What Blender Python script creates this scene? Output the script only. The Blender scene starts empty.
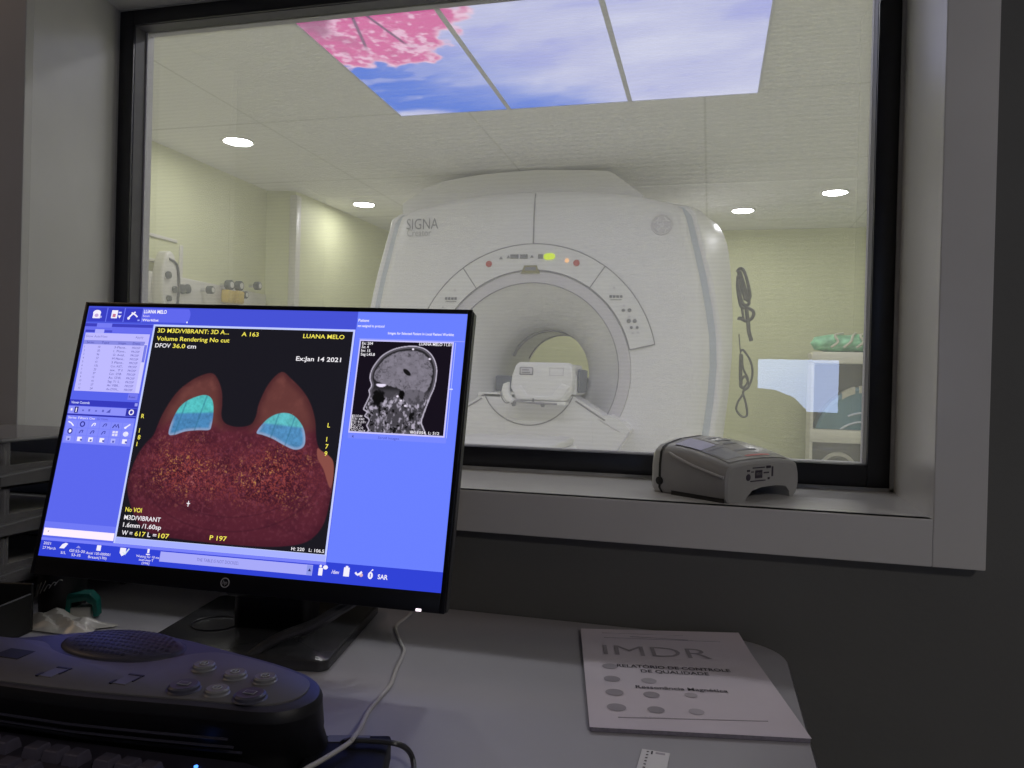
import bpy, bmesh, math, random
import numpy as np
from mathutils import Vector, Matrix
random.seed(7)
PI = math.pi
EYE = 1.087                    # eye height of the photographer above the floor
DESK = 0.75
scene = bpy.context.scene
COL = scene.collection

# ------------------------------------------------------------------ camera
YAW, PITCH, ROLL, FPX = 0.25184366, 0.00375642, 0.02568288, 769.0
def cam_rows():
    cy, sy = math.cos(YAW), math.sin(YAW)
    A = np.array([[cy, sy, 0], [-sy, cy, 0], [0, 0, 1]])
    cp, sp = math.cos(PITCH), math.sin(PITCH)
    B = np.array([[1, 0, 0], [0, cp, -sp], [0, sp, cp]])
    C = np.array([[1, 0, 0], [0, 0, -1], [0, 1, 0]])
    cr, sr = math.cos(ROLL), math.sin(ROLL)
    D = np.array([[cr, -sr, 0], [sr, cr, 0], [0, 0, 1]])
    return D @ C @ B @ A
MR = cam_rows()
cd = bpy.data.cameras.new('camera'); cam = bpy.data.objects.new('camera', cd); COL.objects.link(cam)
cd.sensor_width = 36.0; cd.lens = FPX / 1024 * 36.0; cd.clip_start = 0.02; cd.clip_end = 60
r, d, f = MR
cam.matrix_world = Matrix(((r[0], -d[0], -f[0], 0), (r[1], -d[1], -f[1], 0), (r[2], -d[2], -f[2], EYE), (0, 0, 0, 1)))
scene.camera = cam
def ray(u, v): return MR.T @ np.array([(u - 512) / FPX, (v - 384) / FPX, 1.0])
def at_y(u, v, y):             # the point of the plane y = const measured at a pixel of the photograph
    q = ray(u, v); q = q * (y / q[1]); return Vector((q[0], q[1], q[2] + EYE))
def at_z(u, v, z):             # the same for a horizontal plane (absolute height)
    q = ray(u, v); q = q * ((z - EYE) / q[2]); return Vector((q[0], q[1], z))

# ------------------------------------------------------------------ colours and materials
def s2l(c): return tuple(((x / 255) / 12.92 if x / 255 <= 0.04045 else ((x / 255 + 0.055) / 1.055) ** 2.4) for x in c[:3])
def mat(name, col, rough=0.6, metal=0.0, spec=0.5, noise=0.0, nscale=20.0, bump=0.0, bscale=200.0, coat=0.0):
    m = bpy.data.materials.new(name); m.use_nodes = True
    nt = m.node_tree; b = nt.nodes['Principled BSDF']
    b.inputs['Base Color'].default_value = (*col, 1); b.inputs['Roughness'].default_value = rough
    b.inputs['Metallic'].default_value = metal; b.inputs['Specular IOR Level'].default_value = spec
    b.inputs['Coat Weight'].default_value = coat
    tc = nt.nodes.new('ShaderNodeTexCoord')
    if noise > 0:
        n = nt.nodes.new('ShaderNodeTexNoise'); n.inputs['Scale'].default_value = nscale; n.inputs['Detail'].default_value = 4
        nt.links.new(tc.outputs['Object'], n.inputs['Vector'])
        cr = nt.nodes.new('ShaderNodeValToRGB')
        cr.color_ramp.elements[0].position = 0.3; cr.color_ramp.elements[1].position = 0.7
        cr.color_ramp.elements[0].color = (*[c * (1 - noise) for c in col], 1)
        cr.color_ramp.elements[1].color = (*[min(1, c * (1 + noise)) for c in col], 1)
        nt.links.new(n.outputs['Fac'], cr.inputs['Fac']); nt.links.new(cr.outputs['Color'], b.inputs['Base Color'])
    if bump > 0:
        n2 = nt.nodes.new('ShaderNodeTexNoise'); n2.inputs['Scale'].default_value = bscale; n2.inputs['Detail'].default_value = 3
        nt.links.new(tc.outputs['Object'], n2.inputs['Vector'])
        bp = nt.nodes.new('ShaderNodeBump'); bp.inputs['Strength'].default_value = bump; bp.inputs['Distance'].default_value = 0.002
        nt.links.new(n2.outputs['Fac'], bp.inputs['Height']); nt.links.new(bp.outputs['Normal'], b.inputs['Normal'])
    return m
def emat(name, srgb, strength=1.0):
    m = bpy.data.materials.new(name); m.use_nodes = True; b = m.node_tree.nodes['Principled BSDF']
    c = s2l(srgb)
    b.inputs['Base Color'].default_value = (0.01, 0.01, 0.01, 1); b.inputs['Roughness'].default_value = 0.5
    b.inputs['Specular IOR Level'].default_value = 0.1
    b.inputs['Emission Color'].default_value = (*c, 1); b.inputs['Emission Strength'].default_value = strength
    return m
def vmat(name, strength=1.0):  # an emitting display or backlit print: its picture is in the mesh's colour attribute
    m = bpy.data.materials.new(name); m.use_nodes = True; nt = m.node_tree; b = nt.nodes['Principled BSDF']
    a = nt.nodes.new('ShaderNodeAttribute'); a.attribute_name = 'Col'
    b.inputs['Base Color'].default_value = (0.01, 0.01, 0.01, 1); b.inputs['Roughness'].default_value = 0.5
    b.inputs['Specular IOR Level'].default_value = 0.1
    nt.links.new(a.outputs['Color'], b.inputs['Emission Color']); b.inputs['Emission Strength'].default_value = strength
    return m
def clear_mat(name, tint, gloss=0.06, haze=0.0, hazecol=(0.8, 0.8, 0.8), rough=0.0):
    m = bpy.data.materials.new(name); m.use_nodes = True; nt = m.node_tree
    nt.nodes.remove(nt.nodes['Principled BSDF']); out = nt.nodes['Material Output']
    t = nt.nodes.new('ShaderNodeBsdfTransparent'); t.inputs['Color'].default_value = (*tint, 1)
    g = nt.nodes.new('ShaderNodeBsdfGlossy'); g.inputs['Roughness'].default_value = rough
    lw = nt.nodes.new('ShaderNodeFresnel'); lw.inputs['IOR'].default_value = 1.5
    mul = nt.nodes.new('ShaderNodeMath'); mul.operation = 'MULTIPLY_ADD'; mul.inputs[1].default_value = 1.0; mul.inputs[2].default_value = gloss - 0.04
    nt.links.new(lw.outputs['Fac'], mul.inputs[0])
    mx = nt.nodes.new('ShaderNodeMixShader'); nt.links.new(mul.outputs[0], mx.inputs['Fac'])
    src = t.outputs[0]
    if haze > 0:
        tr = nt.nodes.new('ShaderNodeBsdfTranslucent'); tr.inputs['Color'].default_value = (*hazecol, 1)
        m2 = nt.nodes.new('ShaderNodeMixShader'); m2.inputs['Fac'].default_value = haze
        nt.links.new(t.outputs[0], m2.inputs[1]); nt.links.new(tr.outputs[0], m2.inputs[2]); src = m2.outputs[0]
        # fine woven shielding mesh laid in the pane: a faint horizontal rib in the haze
        tc = nt.nodes.new('ShaderNodeTexCoord'); wv = nt.nodes.new('ShaderNodeTexWave'); wv.bands_direction = 'Z'
        wv.inputs['Scale'].default_value = 42.0; wv.inputs['Distortion'].default_value = 1.2; wv.inputs['Detail'].default_value = 1.0
        nt.links.new(tc.outputs['Object'], wv.inputs['Vector'])
        mr = nt.nodes.new('ShaderNodeMapRange'); mr.inputs['To Min'].default_value = haze * 0.88; mr.inputs['To Max'].default_value = haze * 1.12
        nt.links.new(wv.outputs['Fac'], mr.inputs['Value']); nt.links.new(mr.outputs['Result'], m2.inputs['Fac'])
    nt.links.new(src, mx.inputs[1]); nt.links.new(g.outputs[0], mx.inputs[2])
    nt.links.new(mx.outputs[0], out.inputs['Surface'])
    return m

M = {}
M['mri_wall'] = mat('yellow_wall_paint', (0.69, 0.70, 0.435), 0.55, noise=0.03, nscale=2.0)
M['mri_ceiling'] = None  # below
M['floor'] = mat('vinyl_floor', (0.62, 0.62, 0.62), 0.4, noise=0.06, nscale=6)
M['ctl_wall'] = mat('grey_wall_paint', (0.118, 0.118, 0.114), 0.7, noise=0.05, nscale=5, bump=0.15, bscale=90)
M['ctl_ceiling'] = mat('control_ceiling_paint', (0.6, 0.6, 0.58), 0.8, noise=0.03)
M['trim'] = mat('satin_trim_laminate', (0.58, 0.57, 0.565), 0.27, noise=0.03, nscale=8)
M['caulk'] = mat('grey_sealant', (0.40, 0.40, 0.40), 0.6, noise=0.1, nscale=30)
M['frame_black'] = mat('black_anodised_frame', (0.012, 0.012, 0.016), 0.35, noise=0.2, nscale=40)
M['jamb_metal'] = mat('brushed_jamb_metal', (0.55, 0.53, 0.58), 0.45, noise=0.05, nscale=60)
M['jamb_dark'] = mat('dark_grey_jamb', (0.10, 0.095, 0.105), 0.45, noise=0.1, nscale=30)
M['pane'] = clear_mat('shielded_window_glass', (0.93, 0.93, 0.93), 0.095, haze=0.20, hazecol=(0.90, 0.90, 0.89))
M['gantry'] = mat('scanner_white_shell', (0.90, 0.885, 0.935), 0.38, noise=0.015, nscale=3)
M['gantry_grey'] = mat('scanner_grey_ring', (0.70, 0.67, 0.74), 0.4, noise=0.03, nscale=12)
M['gantry_blue'] = mat('scanner_blue_grey_strip', (0.58, 0.62, 0.71), 0.4, noise=0.03, nscale=12)
M['seam'] = mat('dark_seam', (0.30, 0.29, 0.33), 0.6, noise=0.1)
M['bore'] = mat('bore_liner', (0.86, 0.85, 0.85), 0.45, noise=0.02, nscale=6)
M['pad_blue'] = mat('blue_grey_foam_pad', (0.13, 0.145, 0.20), 0.7, noise=0.1, nscale=30)
M['printing_grey'] = mat('grey_printing', (0.22, 0.22, 0.25), 0.5, noise=0.05)
M['text_grey'] = mat('soft_grey_printing', (0.42, 0.41, 0.44), 0.5, noise=0.03)
M['mattress'] = mat('mattress_vinyl', (0.78, 0.77, 0.78), 0.5, noise=0.03, nscale=10)
M['white_plastic'] = mat('white_plastic', (0.88, 0.87, 0.90), 0.4, noise=0.02)
M['red_button'] = mat('red_button_plastic', (0.55, 0.06, 0.05), 0.4, noise=0.1)
M['olive'] = mat('olive_display_plate', (0.30, 0.27, 0.12), 0.4, noise=0.2, nscale=60)
M['cable_grey'] = mat('grey_cable_rubber', (0.10, 0.10, 0.085), 0.5, noise=0.2, nscale=50)
M['shelf_white'] = mat('cream_shelf_laminate', (0.70, 0.68, 0.58), 0.5, noise=0.03)
M['shelf_side'] = mat('shelf_back_board', (0.27, 0.27, 0.23), 0.7, noise=0.05)
M['green'] = mat('green_wrapped_cloth', (0.26, 0.58, 0.34), 0.45, noise=0.35, nscale=18)
M['teal_shell'] = mat('teal_blue_coil_shell', (0.12, 0.24, 0.28), 0.4, noise=0.1, nscale=12)
M['strap_cream'] = mat('cream_strap', (0.55, 0.53, 0.42), 0.6, noise=0.1)
M['gas_white'] = mat('gas_rail_enamel', (0.68, 0.66, 0.58), 0.4, noise=0.02)
M['gas_dark'] = mat('dark_gauge', (0.10, 0.11, 0.09), 0.4, noise=0.1)
M['gas_yellow'] = mat('yellow_regulator', (0.60, 0.44, 0.08), 0.4, noise=0.1)
M['chrome'] = mat('chrome', (0.7, 0.7, 0.7), 0.2, metal=1.0, noise=0.02)
M['desk'] = mat('grey_desk_laminate', (0.43, 0.42, 0.465), 0.42, noise=0.03, nscale=9, bump=0.05, bscale=300)
M['desk_edge'] = mat('desk_edge_band', (0.55, 0.54, 0.55), 0.4, noise=0.03)
M['mon_black'] = mat('monitor_black_plastic', (0.006, 0.006, 0.009), 0.35, noise=0.2, nscale=50)
M['mon_grey'] = mat('monitor_side_grey', (0.06, 0.06, 0.065), 0.35, noise=0.1, nscale=50)
M['base_metal'] = mat('stand_base_gloss', (0.05, 0.05, 0.055), 0.25, noise=0.1, nscale=20)
M['logo'] = mat('logo_silver', (0.55, 0.55, 0.58), 0.4, noise=0.03)
M['con_body'] = mat('console_black_plastic', (0.012, 0.012, 0.016), 0.5, noise=0.15, nscale=30)
M['con_top'] = mat('console_grey_panel', (0.15, 0.145, 0.155), 0.5, noise=0.05, nscale=20)
M['con_blue'] = mat('console_slate_shell', (0.055, 0.053, 0.080), 0.45, noise=0.05, nscale=20)
M['con_btn'] = mat('console_grey_button', (0.22, 0.22, 0.24), 0.4, noise=0.05)
M['con_btn_dark'] = mat('console_dark_button', (0.075, 0.075, 0.11), 0.4, noise=0.05)
M['con_print'] = mat('console_pale_print', (0.42, 0.42, 0.45), 0.5, noise=0.03)
M['key'] = mat('keycap_plastic', (0.115, 0.105, 0.15), 0.45, noise=0.1, nscale=60)
M['kb_body'] = mat('keyboard_plastic', (0.045, 0.040, 0.060), 0.5, noise=0.1, nscale=40)
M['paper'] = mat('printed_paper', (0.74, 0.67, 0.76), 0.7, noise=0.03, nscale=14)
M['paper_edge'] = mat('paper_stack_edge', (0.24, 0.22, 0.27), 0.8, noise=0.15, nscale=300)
M['ink_dark'] = mat('dark_ink', (0.05, 0.04, 0.06), 0.7, noise=0.1)
M['ink_mid'] = mat('grey_ink', (0.38, 0.345, 0.40), 0.7, noise=0.1)
M['ink_pale'] = mat('pale_ink', (0.50, 0.455, 0.52), 0.7, noise=0.1)
M['white_card'] = mat('white_card', (0.85, 0.83, 0.85), 0.6, noise=0.02)
M['white_cable'] = mat('white_cable_rubber', (0.62, 0.60, 0.60), 0.45, noise=0.05)
M['black_cable'] = mat('black_cable_rubber', (0.05, 0.05, 0.055), 0.28, noise=0.2, nscale=50)
M['black_box'] = mat('black_hub_plastic', (0.010, 0.010, 0.014), 0.6, spec=0.25, noise=0.2, nscale=40)
M['dev'] = mat('device_grey_plastic', (0.36, 0.355, 0.35), 0.42, noise=0.03, nscale=40)
M['dev_cap'] = mat('device_pale_cap', (0.46, 0.455, 0.45), 0.42, noise=0.03, nscale=40)
M['dev_seam'] = mat('device_black_gasket', (0.012, 0.012, 0.012), 0.6, noise=0.1)
M['dev_label'] = mat('device_membrane_label', (0.30, 0.29, 0.29), 0.25, noise=0.05, nscale=40)
M['dev_lilac'] = mat('device_lilac_label', (0.52, 0.51, 0.66), 0.3, noise=0.04)
M['smoke'] = clear_mat('smoked_tray_plastic', (0.88, 0.88, 0.90), 0.08, haze=0.0)
nt_ = M['smoke'].node_tree; o_ = nt_.nodes['Material Output']; sh_ = o_.inputs['Surface'].links[0].from_socket
df_ = nt_.nodes.new('ShaderNodeBsdfDiffuse'); df_.inputs['Color'].default_value = (0.40, 0.39, 0.40, 1)
ms_ = nt_.nodes.new('ShaderNodeMixShader'); ms_.inputs['Fac'].default_value = 0.38
nt_.links.new(sh_, ms_.inputs[1]); nt_.links.new(df_.outputs[0], ms_.inputs[2]); nt_.links.new(ms_.outputs[0], o_.inputs['Surface'])
M['tray_edge'] = mat('tray_edge_grey', (0.24, 0.24, 0.26), 0.3, noise=0.1)
M['tray_paper'] = mat('tray_papers', (0.55, 0.54, 0.52), 0.7, noise=0.15, nscale=10)
M['teal'] = mat('teal_plastic', (0.005, 0.16, 0.13), 0.4, noise=0.1)
M['bag'] = mat('crumpled_white_film', (0.58, 0.57, 0.54), 0.3, noise=0.25, nscale=25)
M['black_basket'] = mat('black_basket_plastic', (0.010, 0.010, 0.010), 0.5, noise=0.2, nscale=30)
M['down_emit'] = emat('downlight_diffuser', (250, 250, 254), 72.0)
M['ctl_emit'] = emat('fill_lamp_diffuser', (255, 247, 240), 32.0)
M['rim_white'] = mat('downlight_rim', (0.85, 0.85, 0.8), 0.4, noise=0.02)
M['panel_edge'] = mat('ceiling_panel_edge', (0.6, 0.6, 0.66), 0.5, noise=0.02)
M['picture'] = vmat('display_picture', 1.0)
M['sky'] = vmat('backlit_sky_print', 1.25)
M['haze_screen'] = emat('second_screen_glow', (182, 204, 255), 6.5)
# suspended ceiling of 0.6 x 1.2 m tiles: joints are a procedural pattern
def ceiling_material():
    m = bpy.data.materials.new('ceiling_tiles'); m.use_nodes = True; nt = m.node_tree; b = nt.nodes['Principled BSDF']
    b.inputs['Roughness'].default_value = 0.75
    geo = nt.nodes.new('ShaderNodeNewGeometry'); sep = nt.nodes.new('ShaderNodeSeparateXYZ'); nt.links.new(geo.outputs['Position'], sep.inputs[0])
    def joint(sock, off, period, width):
        a = nt.nodes.new('ShaderNodeMath'); a.operation = 'SUBTRACT'; nt.links.new(sock, a.inputs[0]); a.inputs[1].default_value = off - 50 * period
        p = nt.nodes.new('ShaderNodeMath'); p.operation = 'PINGPONG'; nt.links.new(a.outputs[0], p.inputs[0]); p.inputs[1].default_value = period / 2
        l = nt.nodes.new('ShaderNodeMath'); l.operation = 'LESS_THAN'; nt.links.new(p.outputs[0], l.inputs[0]); l.inputs[1].default_value = width
        return l.outputs[0]
    j1 = joint(sep.outputs['X'], -2.46, 1.2, 0.006); j2 = joint(sep.outputs['Y'], 3.79, 1.2, 0.009)
    mx = nt.nodes.new('ShaderNodeMath'); mx.operation = 'MAXIMUM'; nt.links.new(j1, mx.inputs[0]); nt.links.new(j2, mx.inputs[1])
    n = nt.nodes.new('ShaderNodeTexNoise'); n.inputs['Scale'].default_value = 1.5
    cr = nt.nodes.new('ShaderNodeValToRGB'); cr.color_ramp.elements[0].color = (0.80, 0.79, 0.775, 1); cr.color_ramp.elements[1].color = (0.84, 0.83, 0.81, 1)
    nt.links.new(geo.outputs['Position'], n.inputs['Vector']); nt.links.new(n.outputs['Fac'], cr.inputs['Fac'])
    mc = nt.nodes.new('ShaderNodeMixRGB'); nt.links.new(mx.outputs[0], mc.inputs['Fac']); nt.links.new(cr.outputs['Color'], mc.inputs['Color1'])
    mc.inputs['Color2'].default_value = (0.64, 0.63, 0.60, 1)
    nt.links.new(mc.outputs['Color'], b.inputs['Base Color'])
    return m
M['mri_ceiling'] = ceiling_material()

# ------------------------------------------------------------------ mesh builder
class MB:
    def __init__(s, origin=(0, 0, 0), rotz=0.0):
        s.v = []; s.f = []; s.m = []; s.mats = []; s.col = None
        s.inv = (Matrix.Translation(Vector(origin)) @ Matrix.Rotation(rotz, 4, 'Z')).inverted()
    def mi(s, m):
        m = M[m] if isinstance(m, str) else m
        if m not in s.mats: s.mats.append(m)
        return s.mats.index(m)
    def add(s, verts, faces, m, T=None):
        o = len(s.v)
        for p in verts:
            p = Vector(p); s.v.append(T @ p if T is not None else p)
        k = s.mi(m)
        for fc in faces: s.f.append([o + i for i in fc]); s.m.append(k)
        return s
    def box(s, lo, hi, m, bevel=0.0, seg=2, T=None):
        bm = bmesh.new(); bmesh.ops.create_cube(bm, size=1.0)
        lo, hi = Vector(lo), Vector(hi); c = (lo + hi) / 2; sz = hi - lo
        for v in bm.verts: v.co = Vector((v.co.x * sz.x, v.co.y * sz.y, v.co.z * sz.z)) + c
        if bevel > 0: bmesh.ops.bevel(bm, geom=list(bm.edges), offset=bevel, segments=seg, profile=0.5, affect='EDGES', clamp_overlap=True)
        s._bm(bm, m, T); return s
    def _bm(s, bm, m, T=None):
        bm.verts.ensure_lookup_table(); bm.verts.index_update()
        s.add([v.co.copy() for v in bm.verts], [[v.index for v in fc.verts] for fc in bm.faces], m, T); bm.free()
    def prism(s, poly, lo, hi, m, T=None, bevel=0.0, seg=2, top_scale=None):
        # polygon in the xy plane extruded from z = lo to z = hi
        bm = bmesh.new(); n = len(poly)
        b = [bm.verts.new((p[0], p[1], lo)) for p in poly]; t = [bm.verts.new((p[0], p[1], hi)) for p in poly]
        bm.faces.new(list(reversed(b))); bm.faces.new(t)
        for i in range(n): bm.faces.new((b[i], b[(i + 1) % n], t[(i + 1) % n], t[i]))
        bmesh.ops.recalc_face_normals(bm, faces=bm.faces)
        if bevel > 0:
            te = [e for e in bm.edges if all(abs(v.co.z - hi) < 1e-9 for v in e.verts)]
            bmesh.ops.bevel(bm, geom=te, offset=bevel, segments=seg, profile=0.5, affect='EDGES', clamp_overlap=True)
        s._bm(bm, m, T); return s
    def loft(s, rings, m, closed=True, cap0=False, cap1=False, T=None):
        n = len(rings[0]); vs = [p for r_ in rings for p in r_]; fs = []
        for i in range(len(rings) - 1):
            for j in range(n if closed else n - 1):
                a = i * n + j; b = i * n + (j + 1) % n
                fs.append((a, b, b + n, a + n))
        if cap0: fs.append(list(reversed(range(n))))
        if cap1: fs.append([(len(rings) - 1) * n + j for j in range(n)])
        s.add(vs, fs, m, T); return s
    def lathe(s, prof, m, n=32, T=None, caps=True):
        rings = [[(r_ * math.cos(2 * PI * j / n), r_ * math.sin(2 * PI * j / n), z) for j in range(n)] for r_, z in prof]
        return s.loft(rings, m, True, caps, caps, T)
    def tube(s, pts, rad, m, n=8, smooth=6, closed=False, T=None):
        pts = [Vector(p) for p in pts]
        if smooth > 1: pts = spline(pts, smooth, closed)
        rings = []; up = Vector((0.13, 0.21, 1)).normalized(); N = len(pts)
        for i, p in enumerate(pts):
            a = pts[(i - 1) % N] if closed else pts[max(0, i - 1)]; b = pts[(i + 1) % N] if closed else pts[min(N - 1, i + 1)]
            t = (b - a)
            t = t.normalized() if t.length > 1e-9 else Vector((1, 0, 0))
            x = up - t * up.dot(t)
            if x.length < 1e-3: x = Vector((1, 0, 0)) - t * t.x
            x.normalize(); y = t.cross(x); up = x
            rr = rad(i / (N - 1)) if callable(rad) else rad
            rings.append([p + (x * math.cos(2 * PI * k / n) + y * math.sin(2 * PI * k / n)) * rr for k in range(n)])
        if closed: rings.append(rings[0])
        return s.loft(rings, m, True, not closed, not closed, T)
    def disc(s, c, rx, ry, m, n=24, T=None, ang=0):
        vs = []
        for j in range(n):
            x, y = rx * math.cos(2 * PI * j / n), ry * math.sin(2 * PI * j / n)
            vs.append((c[0] + x * math.cos(ang) - y * math.sin(ang), c[1] + x * math.sin(ang) + y * math.cos(ang), c[2]))
        s.add(vs, [list(range(n))], m, T); return s
    def rect(s, x0, y0, x1, y1, z, m, T=None):
        s.add([(x0, y0, z), (x1, y0, z), (x1, y1, z), (x0, y1, z)], [(0, 1, 2, 3)], m, T); return s
    def poly(s, pts, z, m, T=None):
        s.add([(p[0], p[1], z) for p in pts], [list(range(len(pts)))], m, T); return s
    def text(s, body, x, y, h, m, T=None, z=0.0, width=None, bold=0.0, align='LEFT', depth=0.0):
        # baseline at (x, y), capital height h; width squeezes the line to that length
        vs, fs, x0, x1 = glyphs(body, bold)
        sc = h / 0.69; sx = sc
        if width: sx = width / max(1e-6, (x1 - x0))
        off = {'LEFT': -x0, 'CENTER': -(x0 + x1) / 2, 'RIGHT': -x1}[align]
        s.add([((p[0] + off) * sx + x, p[1] * sc + y, z) for p in vs], fs, m, T); return s
    def build(s, name, parent=None, smooth=35, kind=None, recalc=True, colors=None):
        me = bpy.data.meshes.new(name); me.from_pydata([s.inv @ p for p in s.v], [], s.f)
        for m in s.mats: me.materials.append(m)
        me.polygons.foreach_set('material_index', s.m)
        if recalc and len(s.f) < 60000:
            bm = bmesh.new(); bm.from_mesh(me); bmesh.ops.recalc_face_normals(bm, faces=bm.faces); bm.to_mesh(me); bm.free()
        if smooth:
            me.polygons.foreach_set('use_smooth', [True] * len(me.polygons)); me.set_sharp_from_angle(angle=math.radians(smooth))
        if colors is not None:
            ca = me.color_attributes.new('Col', 'FLOAT_COLOR', 'POINT')
            ca.data.foreach_set('color', np.asarray(colors, dtype=np.float32).ravel())
        me.update()
        o = bpy.data.objects.new(name, me); COL.objects.link(o)
        if parent: o.parent = parent
        if kind: o['kind'] = kind
        return o

def spline(pts, k, closed=False):
    out = []; n = len(pts)
    for i in range(n if closed else n - 1):
        if closed: a, b, c, e = pts[i - 1], pts[i], pts[(i + 1) % n], pts[(i + 2) % n]
        else: a, b, c, e = pts[max(0, i - 1)], pts[i], pts[i + 1], pts[min(n - 1, i + 2)]
        for j in range(k):
            t = j / k
            out.append(0.5 * ((2 * b) + (c - a) * t + (2 * a - 5 * b + 4 * c - e) * t * t + (3 * b - a - 3 * c + e) * t ** 3))
    if not closed: out.append(pts[-1])
    return out

_G = {}
def glyphs(body, bold):
    key = (body, bold)
    if key not in _G:
        cu = bpy.data.curves.new('glyph', 'FONT'); cu.body = body; cu.size = 1.0; cu.offset = bold; cu.resolution_u = 3; cu.fill_mode = 'BOTH'
        o = bpy.data.objects.new('glyph', cu); COL.objects.link(o); bpy.context.view_layer.update()
        dg = bpy.context.evaluated_depsgraph_get(); me = bpy.data.meshes.new_from_object(o.evaluated_get(dg))
        vs = [tuple(v.co) for v in me.vertices]; fs = [list(p.vertices) for p in me.polygons]
        bpy.data.objects.remove(o); bpy.data.curves.remove(cu); bpy.data.meshes.remove(me)
        xs = [v[0] for v in vs] or [0, 1]
        _G[key] = (vs, fs, min(xs), max(xs))
    return _G[key]

def thing(name, label, cat, loc=(0, 0, 0), rotz=0.0, group=None):
    o = bpy.data.objects.new(name, None); COL.objects.link(o); o.location = loc; o.rotation_euler = (0, 0, rotz)
    o.empty_display_size = 0.05
    return tag(o, label, cat, group)
def tag(o, label, cat, group=None):
    o['label'] = label; o['category'] = cat
    if group: o['group'] = group
    return o
def copy_tree(root, loc, label, group=None, rotz=None):
    c = root.copy(); COL.objects.link(c); c.location = loc; c['label'] = label
    if rotz is not None: c.rotation_euler = (0, 0, rotz)
    if group: c['group'] = group
    for ch in list(root.children):
        k = ch.copy(); COL.objects.link(k); k.parent = c
        for g in list(ch.children):
            q = g.copy(); COL.objects.link(q); q.parent = k
    return c

# ------------------------------------------------------------------ numeric helpers for printed / displayed pictures
def vnoise(x, y, seed):
    xi = np.floor(x).astype(int); yi = np.floor(y).astype(int); xf = x - xi; yf = y - yi
    def h(a, b):
        n = (a * 374761393 + b * 668265263 + seed * 1442695041) & 0xFFFFFFFF
        n = ((n ^ (n >> 13)) * 1274126177) & 0xFFFFFFFF
        return ((n ^ (n >> 16)) & 0xFFFF) / 65535.0
    u = xf * xf * (3 - 2 * xf); v = yf * yf * (3 - 2 * yf)
    return (h(xi, yi) * (1 - u) + h(xi + 1, yi) * u) * (1 - v) + (h(xi, yi + 1) * (1 - u) + h(xi + 1, yi + 1) * u) * v
def fbm(x, y, seed, oct=4):
    t = 0; a = 0.5; n = 0
    for i in range(oct): t = t + a * vnoise(x * 2 ** i, y * 2 ** i, seed + i * 17); n += a; a *= 0.5
    return t / n
def sstep(a, b, x):
    t = np.clip((x - a) / (b - a), 0, 1); return t * t * (3 - 2 * t)
def lin(c): return np.array(s2l(c))
def mixc(a, b, t): return a * (1 - t[..., None]) + b * t[..., None]
def inpoly(px, py, poly):
    r_ = np.zeros(px.shape, bool); n = len(poly)
    for i in range(n):
        x1, y1 = poly[i]; x2, y2 = poly[(i + 1) % n]
        c = ((y1 > py) != (y2 > py)) & (px < (x2 - x1) * (py - y1) / ((y2 - y1) if y2 != y1 else 1e-9) + x1)
        r_ ^= c
    return r_
def distpoly(px, py, poly):      # unsigned distance to the outline
    dmin = np.full(px.shape, 1e9); n = len(poly)
    for i in range(n):
        x1, y1 = poly[i]; x2, y2 = poly[(i + 1) % n]; dx, dy = x2 - x1, y2 - y1
        t = np.clip(((px - x1) * dx + (py - y1) * dy) / (dx * dx + dy * dy + 1e-12), 0, 1)
        dmin = np.minimum(dmin, np.hypot(px - x1 - t * dx, py - y1 - t * dy))
    return dmin
def smoothpoly(pts, k=6):
    return [(p.x, p.y) for p in spline([Vector((a, b, 0)) for a, b in pts], k, True)]
def picture(mb, x0, y0, x1, y1, nx, ny, z, fn, m, T=None):
    xs = np.linspace(x0, x1, nx); ys = np.linspace(y0, y1, ny); X, Y = np.meshgrid(xs, ys)
    cols = np.clip(fn(X, Y), 0, 4)
    vs = [(X[j, i], Y[j, i], z) for j in range(ny) for i in range(nx)]
    fs = [(j * nx + i, j * nx + i + 1, (j + 1) * nx + i + 1, (j + 1) * nx + i) for j in range(ny - 1) for i in range(nx - 1)]
    mb.add(vs, fs, m, T)
    return np.concatenate([cols.reshape(-1, 3), np.ones((nx * ny, 1))], axis=1)

# ================================================================== THE ROOMS
CEIL = EYE + 1.40
WY = 1.078        # control-room face of the partition
TY = 1.060        # front of the window surround
FY = 1.320        # front of the black frame
MY = 1.378        # scanner-room face of the partition
SILL, HEAD = EYE - 0.159, EYE + 0.735
XL0, XL1 = -1.143, -1.192       # left reveal: front edge, back edge
XR0, XR1 = 0.274, 0.284         # right reveal
MB().box((-5.0, -3.2, -0.1), (3.4, 7.5, 0.0), 'floor').build('floor', kind='structure', smooth=0)
MB().box((-5.0, MY, CEIL), (3.4, 7.5, CEIL + 0.1), 'mri_ceiling').build('ceiling', kind='structure', smooth=0)
MB().box((-3.2, -3.2, 2.60), (2.4, WY + 0.03, 2.70), 'ctl_ceiling').build('ceiling_control_room', kind='structure', smooth=0)
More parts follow.
